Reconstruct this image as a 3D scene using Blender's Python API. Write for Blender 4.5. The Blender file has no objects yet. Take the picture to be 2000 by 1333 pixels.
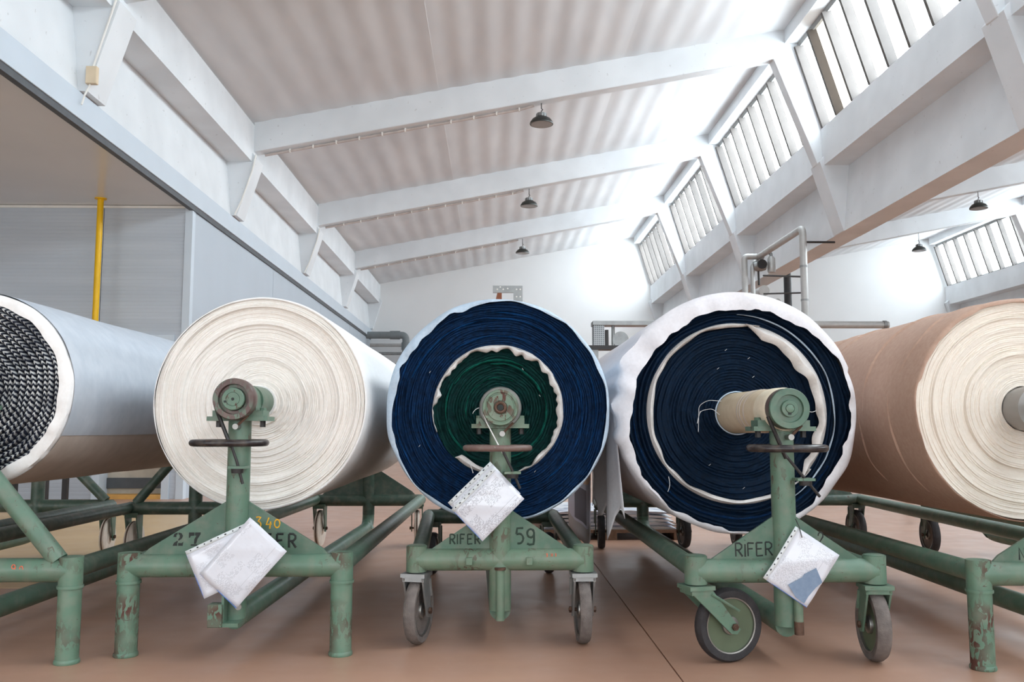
import bpy, math, random
from mathutils import Vector

# ------------------------------------------------------------------ camera, world, exposure
sc = bpy.context.scene
col = sc.collection
R = math.radians
CAM_H = 0.92
cam_data = bpy.data.cameras.new('camera')
cam_data.sensor_width = 36.0
cam_data.lens = 31.5
cam_data.clip_end = 200
cam = bpy.data.objects.new('camera', cam_data)
cam.location = (0, 0, CAM_H)
cam.rotation_euler = (math.pi / 2 + math.atan(173.5 / 1750), 0, -math.atan(35 / math.hypot(1750, 173.5)))
col.objects.link(cam)
sc.camera = cam

world = bpy.data.worlds.new('world')
sc.world = world
world.use_nodes = True
world.node_tree.nodes['Background'].inputs[0].default_value = (0.95, 0.98, 1.0, 1)
world.node_tree.nodes['Background'].inputs[1].default_value = 1.0

sc.view_settings.view_transform = 'Standard'
sc.view_settings.look = 'None'
sc.view_settings.gamma = 1.0
sc.view_settings.use_curve_mapping = False
sc.view_settings.exposure = 0.0
sc.cycles.diffuse_bounces = 4
sc.cycles.max_bounces = 8
sc.cycles.glossy_bounces = 2
sc.cycles.caustics_reflective = False
sc.cycles.caustics_refractive = False
sc.cycles.adaptive_threshold = .08
sc.cycles.use_light_tree = False
PANE_STRENGTH = 15.0        # daylight through the frosted clerestory glass

rnd = random.Random(7)

# ------------------------------------------------------------------ helpers: geometry
class MB:
    def __init__(s):
        s.v = []; s.f = []; s.uv = {}
    def add(s, verts, faces):
        o = len(s.v)
        s.v += [tuple(v) for v in verts]
        s.f += [tuple(i + o for i in f) for f in faces]
        return s
    def box(s, x0, x1, y0, y1, z0, z1):
        v = [(x0,y0,z0),(x1,y0,z0),(x1,y1,z0),(x0,y1,z0),(x0,y0,z1),(x1,y0,z1),(x1,y1,z1),(x0,y1,z1)]
        return s.add(v, [(0,3,2,1),(4,5,6,7),(0,1,5,4),(1,2,6,5),(2,3,7,6),(3,0,4,7)])
    def prism_y(s, poly, y0, y1):
        """poly: (x,z) points; extruded along y"""
        a = sum(poly[i][0]*poly[(i+1)%len(poly)][1]-poly[(i+1)%len(poly)][0]*poly[i][1] for i in range(len(poly)))
        if a < 0: poly = poly[::-1]
        n = len(poly)
        v = [(p[0], y0, p[1]) for p in poly] + [(p[0], y1, p[1]) for p in poly]
        f = [tuple(range(n)), tuple(range(2*n-1, n-1, -1))]
        for i in range(n):
            j = (i+1) % n
            f.append((i, i+n, j+n, j))
        return s.add(v, f)
    def prism_x(s, poly, x0, x1):
        """poly: (y,z) points; extruded along x"""
        a = sum(poly[i][0]*poly[(i+1)%len(poly)][1]-poly[(i+1)%len(poly)][0]*poly[i][1] for i in range(len(poly)))
        if a > 0: poly = poly[::-1]
        n = len(poly)
        v = [(x0, p[0], p[1]) for p in poly] + [(x1, p[0], p[1]) for p in poly]
        f = [tuple(range(n)), tuple(range(2*n-1, n-1, -1))]
        for i in range(n):
            j = (i+1) % n
            f.append((i, i+n, j+n, j))
        return s.add(v, f)
    def tube(s, pts, r, n=14, caps=True, closed=False, squash_y=None):
        pts = [Vector(p) for p in pts]
        m = len(pts)
        rs = r if isinstance(r, (list, tuple)) else [r]*m
        tang = []
        for i in range(m):
            if closed: t = (pts[(i+1)%m]-pts[i-1])
            elif i == 0: t = pts[1]-pts[0]
            elif i == m-1: t = pts[-1]-pts[-2]
            else: t = (pts[i+1]-pts[i]).normalized()+(pts[i]-pts[i-1]).normalized()
            tang.append(t.normalized())
        ref = Vector((0,0,1)) if abs(tang[0].z) < .9 else Vector((1,0,0))
        u = tang[0].cross(ref).normalized()
        verts = []; faces = []
        for i in range(m):
            t = tang[i]
            u = (u - t*u.dot(t))
            if u.length < 1e-6: u = t.orthogonal()
            u.normalize()
            w = t.cross(u)
            k = 1.0
            if 0 < i < m-1 or closed:
                d0 = (pts[i]-pts[i-1]).normalized()
                c = max(.35, d0.dot(t)); k = 1.0/c
            for j in range(n):
                a = 2*math.pi*j/n
                p = pts[i] + (u*math.cos(a)+w*math.sin(a))*rs[i]*(1 if k < 1.02 else min(k, 1.25))
                if squash_y: p.y = pts[i].y + (p.y-pts[i].y)*squash_y
                verts.append(p)
        for i in range(m if closed else m-1):
            a = i*n; b = ((i+1) % m)*n
            for j in range(n):
                k = (j+1) % n
                faces.append((a+j, a+k, b+k, b+j))
        if caps and not closed:
            faces.append(tuple(range(n-1, -1, -1)))
            faces.append(tuple((m-1)*n+j for j in range(n)))
        return s.add(verts, faces)
    def lathe(s, prof, c, axis='y', n=40, close=True):
        """prof: (radius, offset along axis); c: centre point"""
        verts = []; faces = []
        m = len(prof)
        for r, t in prof:
            for j in range(n):
                a = 2*math.pi*j/n
                x, y = r*math.cos(a), r*math.sin(a)
                if axis == 'y': verts.append((c[0]+x, c[1]+t, c[2]+y))
                elif axis == 'z': verts.append((c[0]+x, c[1]+y, c[2]+t))
                else: verts.append((c[0]+t, c[1]+x, c[2]+y))
        for i in range(m-1):
            for j in range(n):
                k = (j+1) % n
                q = (i*n+j, i*n+k, (i+1)*n+k, (i+1)*n+j)
                faces.append(q if axis == 'y' else q[::-1] if axis == 'z' else q[::-1])
        if close:
            faces.append(tuple(range(n)) if axis != 'y' else tuple(range(n-1,-1,-1)))
            faces.append(tuple((m-1)*n+j for j in range(n)))
        return s.add(verts, faces)
    def mesh(s, name, angle=38):
        me = bpy.data.meshes.new(name)
        me.from_pydata(s.v, [], s.f)
        me.validate(clean_customdata=False)
        me.update()
        me.polygons.foreach_set('use_smooth', [True]*len(me.polygons))
        me.set_sharp_from_angle(angle=R(angle))
        return me
    def build(s, name, mat, parent=None, angle=38, bevel=0, fix=True):
        import bmesh
        me = s.mesh(name, angle)
        if fix:
            bm = bmesh.new(); bm.from_mesh(me)
            bmesh.ops.recalc_face_normals(bm, faces=bm.faces)
            bm.to_mesh(me); bm.free()
            me.polygons.foreach_set('use_smooth', [True]*len(me.polygons))
            me.set_sharp_from_angle(angle=R(angle))
        return link(name, me, mat, parent, bevel)

def link(name, me, mat, parent=None, bevel=0):
    o = bpy.data.objects.new(name, me)
    col.objects.link(o)
    if mat and not me.materials: me.materials.append(mat)
    if parent: o.parent = parent
    if bevel:
        b = o.modifiers.new('bevel', 'BEVEL'); b.width = bevel; b.segments = 2; b.limit_method = 'ANGLE'; b.angle_limit = R(40)
    return o

def share(name, src, parent=None, loc=(0,0,0), rot=(0,0,0)):
    o = bpy.data.objects.new(name, src.data)
    col.objects.link(o)
    o.location = loc; o.rotation_euler = rot
    if parent: o.parent = parent
    return o

def tag(o, label=None, cat=None, group=None, kind=None):
    if label: o['label'] = label
    if cat: o['category'] = cat
    if group: o['group'] = group
    if kind: o['kind'] = kind
    return o

def empty(name, loc=(0,0,0), label=None, cat=None, group=None, rz=0):
    o = bpy.data.objects.new(name, None)
    col.objects.link(o)
    o.empty_display_size = .1
    o.location = loc; o.rotation_euler = (0,0,rz)
    tag(o, label, cat, group)
    return o

def bend(pts, r, n=6):
    """round the corners of a polyline"""
    out = [Vector(pts[0])]
    for i in range(1, len(pts)-1):
        p, a, b = Vector(pts[i]), Vector(pts[i-1]), Vector(pts[i+1])
        d0 = (a-p).normalized(); d1 = (b-p).normalized()
        q0 = p+d0*r; q1 = p+d1*r
        for k in range(n+1):
            t = k/n
            out.append(q0*(1-t)**2 + p*2*t*(1-t) + q1*t*t)
    out.append(Vector(pts[-1])); return out
bend2 = bend

# ------------------------------------------------------------------ helpers: materials
def srgb(r, g, b):
    f = lambda c: ((c/255+.055)/1.055)**2.4 if c > 10 else c/255/12.92
    return (f(r), f(g), f(b), 1)

class NT:
    def __init__(s, name):
        s.m = bpy.data.materials.new(name); s.m.use_nodes = True
        s.t = s.m.node_tree; s.b = s.t.nodes['Principled BSDF']
    def n(s, t, **k):
        x = s.t.nodes.new(t)
        for a, v in k.items(): setattr(x, a, v)
        return x
    def l(s, a, b): s.t.links.new(a, b)
    def coords(s, scale=(1,1,1), kind='Object'):
        tc = s.n('ShaderNodeTexCoord'); mp = s.n('ShaderNodeMapping')
        mp.inputs['Scale'].default_value = scale
        s.l(tc.outputs[kind], mp.inputs[0]); return mp.outputs[0]
    def noise(s, vec, scale, detail=4, rough=.55, dist=0):
        x = s.n('ShaderNodeTexNoise'); x.inputs['Scale'].default_value = scale
        x.inputs['Detail'].default_value = min(detail, 2); x.inputs['Roughness'].default_value = rough
        x.inputs['Distortion'].default_value = dist
        if vec: s.l(vec, x.inputs['Vector'])
        return x.outputs['Fac']
    def ramp(s, fac, stops):
        x = s.n('ShaderNodeValToRGB')
        e = x.color_ramp.elements
        e[0].position, e[0].color = stops[0]; e[1].position, e[1].color = stops[-1]
        for p, c in stops[1:-1]:
            q = e.new(p); q.color = c
        s.l(fac, x.inputs[0]); return x.outputs[0]
    def mix(s, fac, a, b, mode='MIX'):
        x = s.n('ShaderNodeMix', data_type='RGBA', blend_type=mode)
        if isinstance(fac, float): x.inputs[0].default_value = fac
        else: s.l(fac, x.inputs[0])
        for sock, v in ((x.inputs[6], a), (x.inputs[7], b)):
            if isinstance(v, tuple): sock.default_value = v
            else: s.l(v, sock)
        return x.outputs[2]
    def math(s, op, a, b=None, c=None):
        x = s.n('ShaderNodeMath', operation=op)
        for i, v in enumerate((a, b, c)):
            if v is None: continue
            if isinstance(v, (int, float)): x.inputs[i].default_value = v
            else: s.l(v, x.inputs[i])
        return x.outputs[0]
    def bump(s, fac, strength=.2, dist=.01):
        x = s.n('ShaderNodeBump'); x.inputs['Strength'].default_value = strength
        x.inputs['Distance'].default_value = dist
        s.l(fac, x.inputs['Height']); s.l(x.outputs[0], s.b.inputs['Normal'])
    def set(s, color=None, rough=None, metal=None, spec=None, sheen=None, coat=None):
        if color is not None:
            if isinstance(color, tuple): s.b.inputs['Base Color'].default_value = color
            else: s.l(color, s.b.inputs['Base Color'])
        if rough is not None:
            if isinstance(rough, (int, float)): s.b.inputs['Roughness'].default_value = rough
            else: s.l(rough, s.b.inputs['Roughness'])
        if metal is not None: s.b.inputs['Metallic'].default_value = metal
        if spec is not None: s.b.inputs['Specular IOR Level'].default_value = spec
        if sheen is not None:
            s.b.inputs['Sheen Weight'].default_value = sheen[0]
            s.b.inputs['Sheen Roughness'].default_value = sheen[1]
            s.b.inputs['Sheen Tint'].default_value = sheen[2]
        if coat is not None:
            s.b.inputs['Coat Weight'].default_value = coat[0]; s.b.inputs['Coat Roughness'].default_value = coat[1]
        return s.m

def plain(name, c, rough=.6, metal=0, var=.12, scale=6, spec=.4, bump=0):
    t = NT(name)
    v = t.coords()
    f = t.noise(v, scale, 5)
    a = tuple(x*(1-var) for x in c[:3])+(1,); b = tuple(min(1, x*(1+var)) for x in c[:3])+(1,)
    t.set(t.ramp(f, [(.3, a), (.7, b)]), rough, metal, spec)
    if bump: t.bump(t.noise(v, scale*6, 4), bump, .01)
    return t.m

def painted_metal(name, c, chip=.62, chipc=srgb(86, 52, 44), rough=.42, reg=.5):
    """enamel paint with scratches, chips of rust and grime"""
    t = NT(name)
    v = t.coords()
    base = t.ramp(t.noise(v, 7, 5), [(.3, tuple(x*.86 for x in c[:3])+(1,)), (.7, tuple(min(1, x*1.1) for x in c[:3])+(1,))])
    dusty = t.mix(t.math('MULTIPLY', t.ramp(t.noise(v, 18, 6), [(.45, (0,0,0,1)), (.75, (1,1,1,1))]), .28), base, srgb(150, 140, 128))
    vz = t.coords((1, 1, .45))
    region = t.ramp(t.noise(v, 5.0, 3), [(reg, (0,0,0,1)), (reg+.18, (1,1,1,1))])
    chips = t.ramp(t.noise(vz, 46, 6, .65, .6), [(chip-.01, (0,0,0,1)), (chip+.02, (1,1,1,1))])
    chips2 = t.ramp(t.noise(t.coords((1, 1, 3.2)), 30, 4, .7, 1.2), [(.70, (0,0,0,1)), (.72, (1,1,1,1))])
    fac = t.math('MAXIMUM', t.math('MULTIPLY', chips, region), t.math('MULTIPLY', chips2, .8))
    t.set(t.mix(fac, dusty, chipc), t.math('MULTIPLY_ADD', fac, .35, rough), 0, .45)
    t.bump(t.math('MULTIPLY', fac, -1.0), .25, .003)
    return t.m

def cloth(name, a, b, rough=.9, scale=60, sheen=None, bump=.25, spec=.2):
    t = NT(name)
    v = t.coords()
    f = t.noise(v, scale, 5, .65)
    g = t.noise(v, 7, 4)
    t.set(t.mix(t.math('MULTIPLY', g, .6), t.ramp(f, [(.3, a), (.7, b)]), tuple(x*.92 for x in a[:3])+(1,)), rough, 0, spec, sheen)
    t.bump(f, bump, .004)
    return t.m

M = {}
def mats():
    # building
    t = NT('white_concrete'); v = t.coords()
    dirt = t.ramp(t.noise(v, 1.3, 6, .6), [(.35, srgb(224, 228, 231)), (.65, srgb(233, 237, 240))])
    spots = t.ramp(t.noise(v, 16, 3, .5, .5), [(.70, (0,0,0,1)), (.76, (1,1,1,1))])
    t.set(t.mix(t.math('MULTIPLY', spots, .35), dirt, srgb(172, 170, 168)), .8, 0, .25)
    M['concrete'] = t.m
    M['white_wall'] = plain('white_wall', srgb(233, 234, 234), .85, var=.02, scale=.8, spec=.2)
    t = NT('ceiling_sheet'); v = t.coords((1, .25, 1))
    t.set(t.ramp(t.noise(v, 2.2, 6, .6), [(.3, srgb(219, 222, 225)), (.7, srgb(231, 233, 235))]), .85, 0, .2)
    M['ceiling'] = t.m
    # floor: burnished brown concrete
    t = NT('floor_concrete'); v = t.coords()
    big = t.noise(v, .55, 6, .6)
    streak = t.noise(t.coords((.5, 2.6, 1)), 2.2, 6, .65)
    c = t.mix(t.math('MULTIPLY', streak, .55), t.ramp(big, [(.3, srgb(178, 137, 114)), (.7, srgb(206, 164, 139))]), srgb(164, 130, 112))
    specks = t.ramp(t.noise(v, 55, 3), [(.70, (0,0,0,1)), (.73, (1,1,1,1))])
    t.set(t.mix(t.math('MULTIPLY', specks, .35), c, srgb(205, 178, 160)), t.math('MULTIPLY_ADD', t.noise(v, 5, 6), .3, .22), 0, .5)
    M['floor'] = t.m
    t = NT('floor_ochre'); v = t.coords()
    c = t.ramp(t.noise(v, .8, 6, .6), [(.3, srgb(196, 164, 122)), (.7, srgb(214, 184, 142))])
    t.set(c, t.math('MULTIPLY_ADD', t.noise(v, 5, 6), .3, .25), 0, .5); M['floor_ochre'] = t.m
    M['joint'] = plain('floor_joint', srgb(70, 56, 50), .9)
    M['frame'] = plain('window_frame', srgb(150, 152, 152), .6, var=.06)
    M['bar'] = plain('glazing_bar_grey', srgb(96, 91, 88), .7, var=.06)
    M['panel_blue'] = plain('panel_blue_grey', srgb(186, 196, 206), .45, var=.02, scale=1.2)
    t = NT('ribbed_panel'); v = t.coords()
    sep = t.n('ShaderNodeSeparateXYZ'); t.l(v, sep.inputs[0])
    rib = t.math('PINGPONG', t.math('MULTIPLY', sep.outputs[2], 20.0), .5)
    t.set(t.ramp(t.noise(t.coords((.2, 1, 3)), 2, 5), [(.3, srgb(184, 193, 203)), (.7, srgb(194, 202, 211))]), .38, .0, .5)
    t.bump(t.ramp(rib, [(.1, (0,0,0,1)), (.2, (1,1,1,1))]), .3, .006); M['ribbed'] = t.m
    M['fascia'] = plain('fascia_blue', srgb(205, 216, 226), .4, var=.02, scale=2)
    M['dark_strip'] = plain('dark_strip', srgb(82, 86, 90), .5)
    M['soffit'] = plain('canopy_soffit', srgb(232, 234, 236), .22, var=.02, scale=1, spec=.5)
    M['yellow'] = plain('yellow_paint', srgb(240, 190, 8), .35, var=.05)
    M['beige'] = plain('beige_panel', srgb(196, 186, 170), .7)
    M['orange'] = plain('orange_sill', srgb(216, 166, 92), .6)
    # metal
    green = srgb(95, 123, 105)
    M['green'] = painted_metal('green_enamel', green)
    M['green_worn'] = painted_metal('green_enamel_worn', srgb(102, 125, 105), .54)
    M['green_clean'] = painted_metal('green_enamel_clean', srgb(81, 110, 93), .75)
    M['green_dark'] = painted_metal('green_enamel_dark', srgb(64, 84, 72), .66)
    M['green_leg'] = painted_metal('green_enamel_leg', srgb(98, 128, 109), .47, reg=.46)
    M['green_rusty'] = painted_metal('green_enamel_rusty', srgb(98, 128, 109), .44, reg=.3)
    M['brown_rim'] = painted_metal('brown_worn_rim', srgb(92, 70, 66), .5, srgb(110, 130, 116), .4)
    M['rust'] = plain('rusty_steel', srgb(96, 74, 62), .6, .5, .3, 40, bump=.2)
    M['steel'] = plain('bare_steel', srgb(150, 148, 144), .38, .85, .15, 20)
    M['galv'] = plain('galvanised_steel', srgb(150, 152, 152), .42, .6, .12, 12)
    M['black_metal'] = painted_metal('black_handle_enamel', srgb(38, 32, 34), .56, srgb(120, 92, 70), .3)
    M['handle_brown'] = painted_metal('brown_handle_enamel', srgb(112, 90, 84), .5, srgb(140, 150, 136), .45)
    M['dark_steel'] = plain('dark_steel', srgb(58, 56, 56), .45, .4)
    M['rubber'] = plain('grey_rubber', srgb(112, 104, 100), .8, 0, .2, 25, bump=.3)
    M['rubber_black'] = plain('black_rubber', srgb(52, 50, 52), .7, 0, .2, 25, bump=.2)
    M['wheel_green'] = plain('wheel_green', srgb(92, 104, 82), .5, 0, .1)
    M['nylon'] = plain('white_nylon', srgb(226, 214, 200), .45, 0, .08, 20)
    M['nylon_band'] = plain('brown_band', srgb(104, 84, 72), .6, 0, .3, 30)
    M['lamp'] = plain('lamp_housing', srgb(72, 74, 72), .35, .6)
    M['lens'] = plain('lamp_lens', srgb(150, 146, 142), .25, 0, .05)
    M['pipe'] = plain('silver_pipe', srgb(186, 186, 184), .4, .4, .08, 6)
    M['pipe_grey'] = plain('grey_plastic_pipe', srgb(118, 124, 126), .45, 0, .06)
    M['conduit'] = plain('conduit', srgb(190, 178, 172), .6)
    M['white_plastic'] = plain('white_plastic', srgb(236, 234, 228), .5, 0, .03)
    M['cream_plastic'] = plain('cream_plastic', srgb(222, 202, 172), .5, 0, .05)
    M['red'] = plain('red_mark', srgb(190, 90, 80), .7)
    M['rust_orange'] = plain('rust_orange', srgb(140, 84, 58), .7)
    # paint for lettering
    M['ink'] = plain('black_paint', srgb(20, 28, 24), .5, 0, .2, 60)
    M['ink_green'] = plain('dark_green_paint', srgb(16, 44, 30), .5, 0, .25, 60)
    M['chalk'] = plain('yellow_chalk', srgb(214, 160, 42), .8, 0, .2, 80)
    M['red_chalk'] = plain('red_chalk', srgb(206, 110, 84), .8, 0, .2, 80)
    # cloth
    M['cream_face'] = cloth('cream_cloth_edge', srgb(240, 234, 227), srgb(247, 243, 238))
    M['white_cloth'] = cloth('white_cloth', srgb(236, 234, 232), srgb(244, 243, 242), bump=.08)
    M['wrap_white'] = cloth('white_wrap_cloth', srgb(224, 222, 226), srgb(236, 234, 238), bump=.15)
    M['selvage'] = cloth('white_selvage', srgb(222, 216, 212), srgb(238, 234, 230), bump=.2)
    M['blue_face'] = cloth('navy_velvet', srgb(0, 22, 46), srgb(4, 48, 90), .85, 45, (.22, .35, srgb(10, 110, 200)))
    M['blue_deep'] = cloth('deep_navy_velvet', srgb(0, 18, 36), srgb(2, 31, 56), .8, 45, (.16, .35, srgb(10, 100, 180)))
    M['green_face'] = cloth('bottle_green_velvet', srgb(0, 28, 30), srgb(3, 58, 54), .85, 45, (.3, .35, srgb(30, 150, 130)))
    M['navy_highlight'] = cloth('navy_velvet_highlight', srgb(2, 36, 78), srgb(8, 66, 118), .8, 45, (.4, .35, srgb(20, 130, 220)))  # lighter navy for highlight bands painted on the roll face
    M['teal_highlight'] = cloth('green_velvet_highlight', srgb(2, 60, 54), srgb(10, 104, 90), .8, 45, (.4, .35, srgb(40, 180, 150)))  # lighter green, likewise a painted highlight
    M['pale_blue'] = cloth('pale_blue_cloth', srgb(176, 196, 214), srgb(200, 214, 228), bump=.15)
    M['brown_wrap'] = cloth('brown_wrap_cloth', srgb(184, 152, 134), srgb(196, 166, 148), .75, 40, bump=.06)
    M['ivory_face'] = cloth('ivory_cloth_edge', srgb(240, 230, 217), srgb(247, 239, 228))
    M['grey_wrap'] = cloth('grey_blue_wrap', srgb(178, 186, 196), srgb(194, 200, 208), .5, 12, bump=.05, spec=.4)
    M['taupe_wrap'] = cloth('taupe_wrap', srgb(190, 178, 168), srgb(206, 194, 184), .5, 12, bump=.05, spec=.4)
    M['card'] = cloth('cardboard_tube', srgb(206, 188, 160), srgb(218, 202, 176), .8, 20, bump=.05)
    M['linen'] = cloth('ecru_linen', srgb(222, 210, 186), srgb(232, 222, 200), .9, 60, bump=.15)
    M['thread'] = plain('white_thread', srgb(224, 224, 224), .9)
    M['swatch'] = cloth('blue_grey_swatch', srgb(122, 140, 164), srgb(136, 154, 176), .9, 50, bump=.2)
    # braided knit seen on end: chevrons along every layer
    t = NT('knit_edge')
    tc = t.n('ShaderNodeTexCoord'); sep = t.n('ShaderNodeSeparateXYZ'); t.l(tc.outputs['UV'], sep.inputs[0])
    fv = t.math('FRACT', sep.outputs[1])
    chev = t.math('MULTIPLY', t.math('ABSOLUTE', t.math('SUBTRACT', fv, .5)), 1.5)
    nz = t.noise(t.coords(), 40, 3)
    s = t.math('FRACT', t.math('ADD', t.math('ADD', sep.outputs[0], chev), t.math('MULTIPLY', nz, .5)))
    k = t.ramp(s, [(.40, srgb(26, 30, 44)), (.5, srgb(196, 200, 202)), (.86, srgb(208, 208, 204)), (.97, srgb(26, 30, 44))])
    edge = t.ramp(fv, [(.0, (0,0,0,1)), (.22, (1,1,1,1)), (.8, (1,1,1,1)), (1., (0,0,0,1))])
    patch = t.ramp(t.noise(t.coords(), 6, 3), [(.35, (.35,.35,.35,1)), (.6, (1,1,1,1))])
    kk = t.mix(t.math('MULTIPLY', edge, patch), srgb(28, 32, 46), k)
    t.set(kk, .9, 0, .2); t.bump(s, .4, .006); M['knit'] = t.m
    # printed sheet inside a clear sleeve
    def sheet(name, seed, dark):
        t = NT(name)
        tc = t.n('ShaderNodeTexCoord'); sep = t.n('ShaderNodeSeparateXYZ'); t.l(tc.outputs['UV'], sep.inputs[0])
        u, v = sep.outputs[0], sep.outputs[1]
        row = t.math('MULTIPLY', v, 46.0)
        line = t.math('LESS_THAN', t.math('FRACT', row), .42)
        cmb = t.n('ShaderNodeCombineXYZ'); t.l(t.math('MULTIPLY', u, 34.0), cmb.inputs[0]); t.l(t.math('FLOOR', row), cmb.inputs[1]); cmb.inputs[2].default_value = seed
        word = t.math('GREATER_THAN', t.noise(cmb.outputs[0], 1.0, 2), .5)
        cm2 = t.n('ShaderNodeCombineXYZ'); t.l(t.math('FLOOR', t.math('MULTIPLY', u, 4.0)), cm2.inputs[0]); t.l(t.math('FLOOR', t.math('MULTIPLY', v, 7.0)), cm2.inputs[1]); cm2.inputs[2].default_value = seed*3.1
        wn = t.n('ShaderNodeTexWhiteNoise'); t.l(cm2.outputs[0], wn.inputs['Vector'])
        block = t.math('GREATER_THAN', wn.outputs['Value'], .42)
        inner = t.math('MULTIPLY', t.math('LESS_THAN', t.math('ABSOLUTE', t.math('SUBTRACT', u, .5)), .44), t.math('LESS_THAN', t.math('ABSOLUTE', t.math('SUBTRACT', v, .5)), .46))
        ink = t.math('MULTIPLY', t.math('MULTIPLY', line, word), t.math('MULTIPLY', block, inner))
        rule = t.math('MULTIPLY', t.math('LESS_THAN', t.math('ABSOLUTE', t.math('SUBTRACT', v, .22)), .003), inner)
        fac = t.math('MULTIPLY', t.math('MAXIMUM', ink, rule), dark)
        t.set(t.mix(fac, srgb(216, 218, 226), srgb(70, 72, 86)), .35, 0, .5, coat=(.6, .12))
        t.bump(t.noise(t.coords(), 22, 4), .25, .006)
        return t.m
    M['sheet_a'] = sheet('printed_sheet_faint', 1.3, .35)
    M['sheet_b'] = sheet('printed_sheet_dense', 4.7, .75)
    M['sheet_c'] = sheet('printed_sheet_form', 8.1, .45)
    M['strip'] = plain('clear_strip', srgb(214, 220, 222), .25, 0, .03)
    M['hole'] = plain('punch_dark', srgb(34, 36, 42), .8)
    M['sleeve_edge'] = plain('sleeve_blue_edge', srgb(70, 120, 200), .3)
    # printed cloth blocks
    t = NT('colour_block_cloth')
    tc = t.n('ShaderNodeTexCoord'); sep = t.n('ShaderNodeSeparateXYZ'); t.l(tc.outputs['UV'], sep.inputs[0])
    u, v = sep.outputs[0], sep.outputs[1]
    c = t.mix(t.math('LESS_THAN', v, .42), srgb(232, 196, 168), srgb(200, 196, 208))
    c = t.mix(t.math('LESS_THAN', v, .12), c, srgb(176, 168, 166))
    c = t.mix(t.math('GREATER_THAN', v, .66), c, srgb(190, 176, 168))
    band = t.math('MULTIPLY', t.math('LESS_THAN', t.math('ABSOLUTE', t.math('SUBTRACT', u, .55)), .08), t.math('LESS_THAN', t.math('ABSOLUTE', t.math('SUBTRACT', v, .58)), .14))
    c = t.mix(band, c, srgb(44, 50, 54))
    d = t.math('MULTIPLY', t.math('LESS_THAN', t.math('ABSOLUTE', t.math('SUBTRACT', u, .42)), .2), t.math('LESS_THAN', t.math('ABSOLUTE', t.math('SUBTRACT', v, .26)), .12))
    c = t.mix(d, c, srgb(112, 106, 114))
    t.set(c, .9, 0, .2); M['blocks'] = t.m
    t = NT('striped_sheets'); v = t.coords((1, 1, 9))
    t.set(t.ramp(t.noise(v, 5, 5), [(.3, srgb(150, 158, 178)), (.5, srgb(214, 216, 222)), (.7, srgb(236, 236, 236))]), .8, 0, .3); M['sheets'] = t.m
    M['wood'] = plain('pallet_wood', srgb(120, 92, 74), .8, 0, .2, 14)
    t = NT('perforated_plate'); v = t.coords()
    vor = t.n('ShaderNodeTexVoronoi', feature='DISTANCE_TO_EDGE'); vor.inputs['Scale'].default_value = 42; vor.inputs['Randomness'].default_value = 0
    t.l(v, vor.inputs['Vector'])
    t.set(t.ramp(vor.outputs['Distance'], [(.12, srgb(166, 170, 172)), (.3, srgb(96, 100, 104))]), .45, .5); M['perf'] = t.m
    # daylight behind dirty frosted glass; the last for the added fill windows
    for nm, c, k in (('pane_clear', (.84, .94, 1, 1), 1.0), ('pane_dusty', (.82, .93, 1.0, 1), .85), ('pane_stained', (1, .95, .84, 1), .2), ('pane_fill', (.86, .95, 1, 1), .43)):
        t = NT(nm)
        f = t.noise(t.coords(), 3, 5)
        col_ = t.ramp(f, [(.3, tuple(x*.8 for x in c[:3])+(1,)), (.6, c)])
        t.l(col_, t.b.inputs['Emission Color']); t.b.inputs['Emission Strength'].default_value = PANE_STRENGTH*k
        t.set((.8, .8, .8, 1), .3); t.m.cycles.emission_sampling = 'FRONT'; M[nm] = t.m
mats()

# ------------------------------------------------------------------ the hall
SP = 5.2                                  # rafter spacing
RY = [8.9 + SP*k for k in range(-3, 4)]   # rafters: -6.7 ... 24.5
Y_FAR, Y_NEAR = 29.9, -6.7
GA, GB, GC = -4.32, 5.765, 15.85          # gutter beam centre lines
BAY = GB - GA
Z_SOF, Z_LIP, Z_BOT = 5.14, 5.76, 4.07
SL = .189                                 # roof slope
def ceil_z(x): return 5.79 + (x + 3.84)*SL   # first bay

# floor: slabs with saw-cut joints
fl = MB().box(-13, 16.2, -7, 30.2, -.2, -.012).build('floor', M['joint'])
tag(fl, 'brown burnished concrete floor of the hall', None, None, 'structure')
xs = [-13, -8.4, -3.6, .695, 5.7, 10.7, 16.2]; ys = [-7, 2.9, 8.2, 13.4, 18.6, 23.8, 30.2]
for i in range(len(xs)-1):
    for j in range(len(ys)-1):
        gx = .003 if xs[i+1] == .695 else .001
        g0 = .003 if xs[i] == .695 else .001
        MB().box(xs[i]+g0, xs[i+1]-gx, ys[j]+.001, ys[j+1]-.001, -.05, 0).build('slab', M['floor'], fl)
om = MB().box(-7.5, -2.75, 5.4, 10.2, 0, .002).build('floor_patch', M['floor_ochre'])  # thin ochre-coloured sheet laid over the slabs
tag(om, 'ochre-toned patch of floor', None, None, 'structure')

# outer walls
def wall(name, label, *b):
    o = MB().box(*b).build(name, M['white_wall']); return tag(o, label, None, None, 'structure')
wall('wall_back', 'white far gable wall of the hall', -13, 16.2, Y_FAR, Y_FAR+.2, 0, 9.2)
wall('wall_front', 'white wall behind the viewer', -13, 16.2, -7.2, -7, 0, 9.2)
wall('wall_left', 'white wall on the far left', -13.2, -13, -7, 30, 0, 9.2)
wall('wall_right', 'white wall on the far right', 16.2, 16.4, -7, 30, 0, 9.2)

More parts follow.
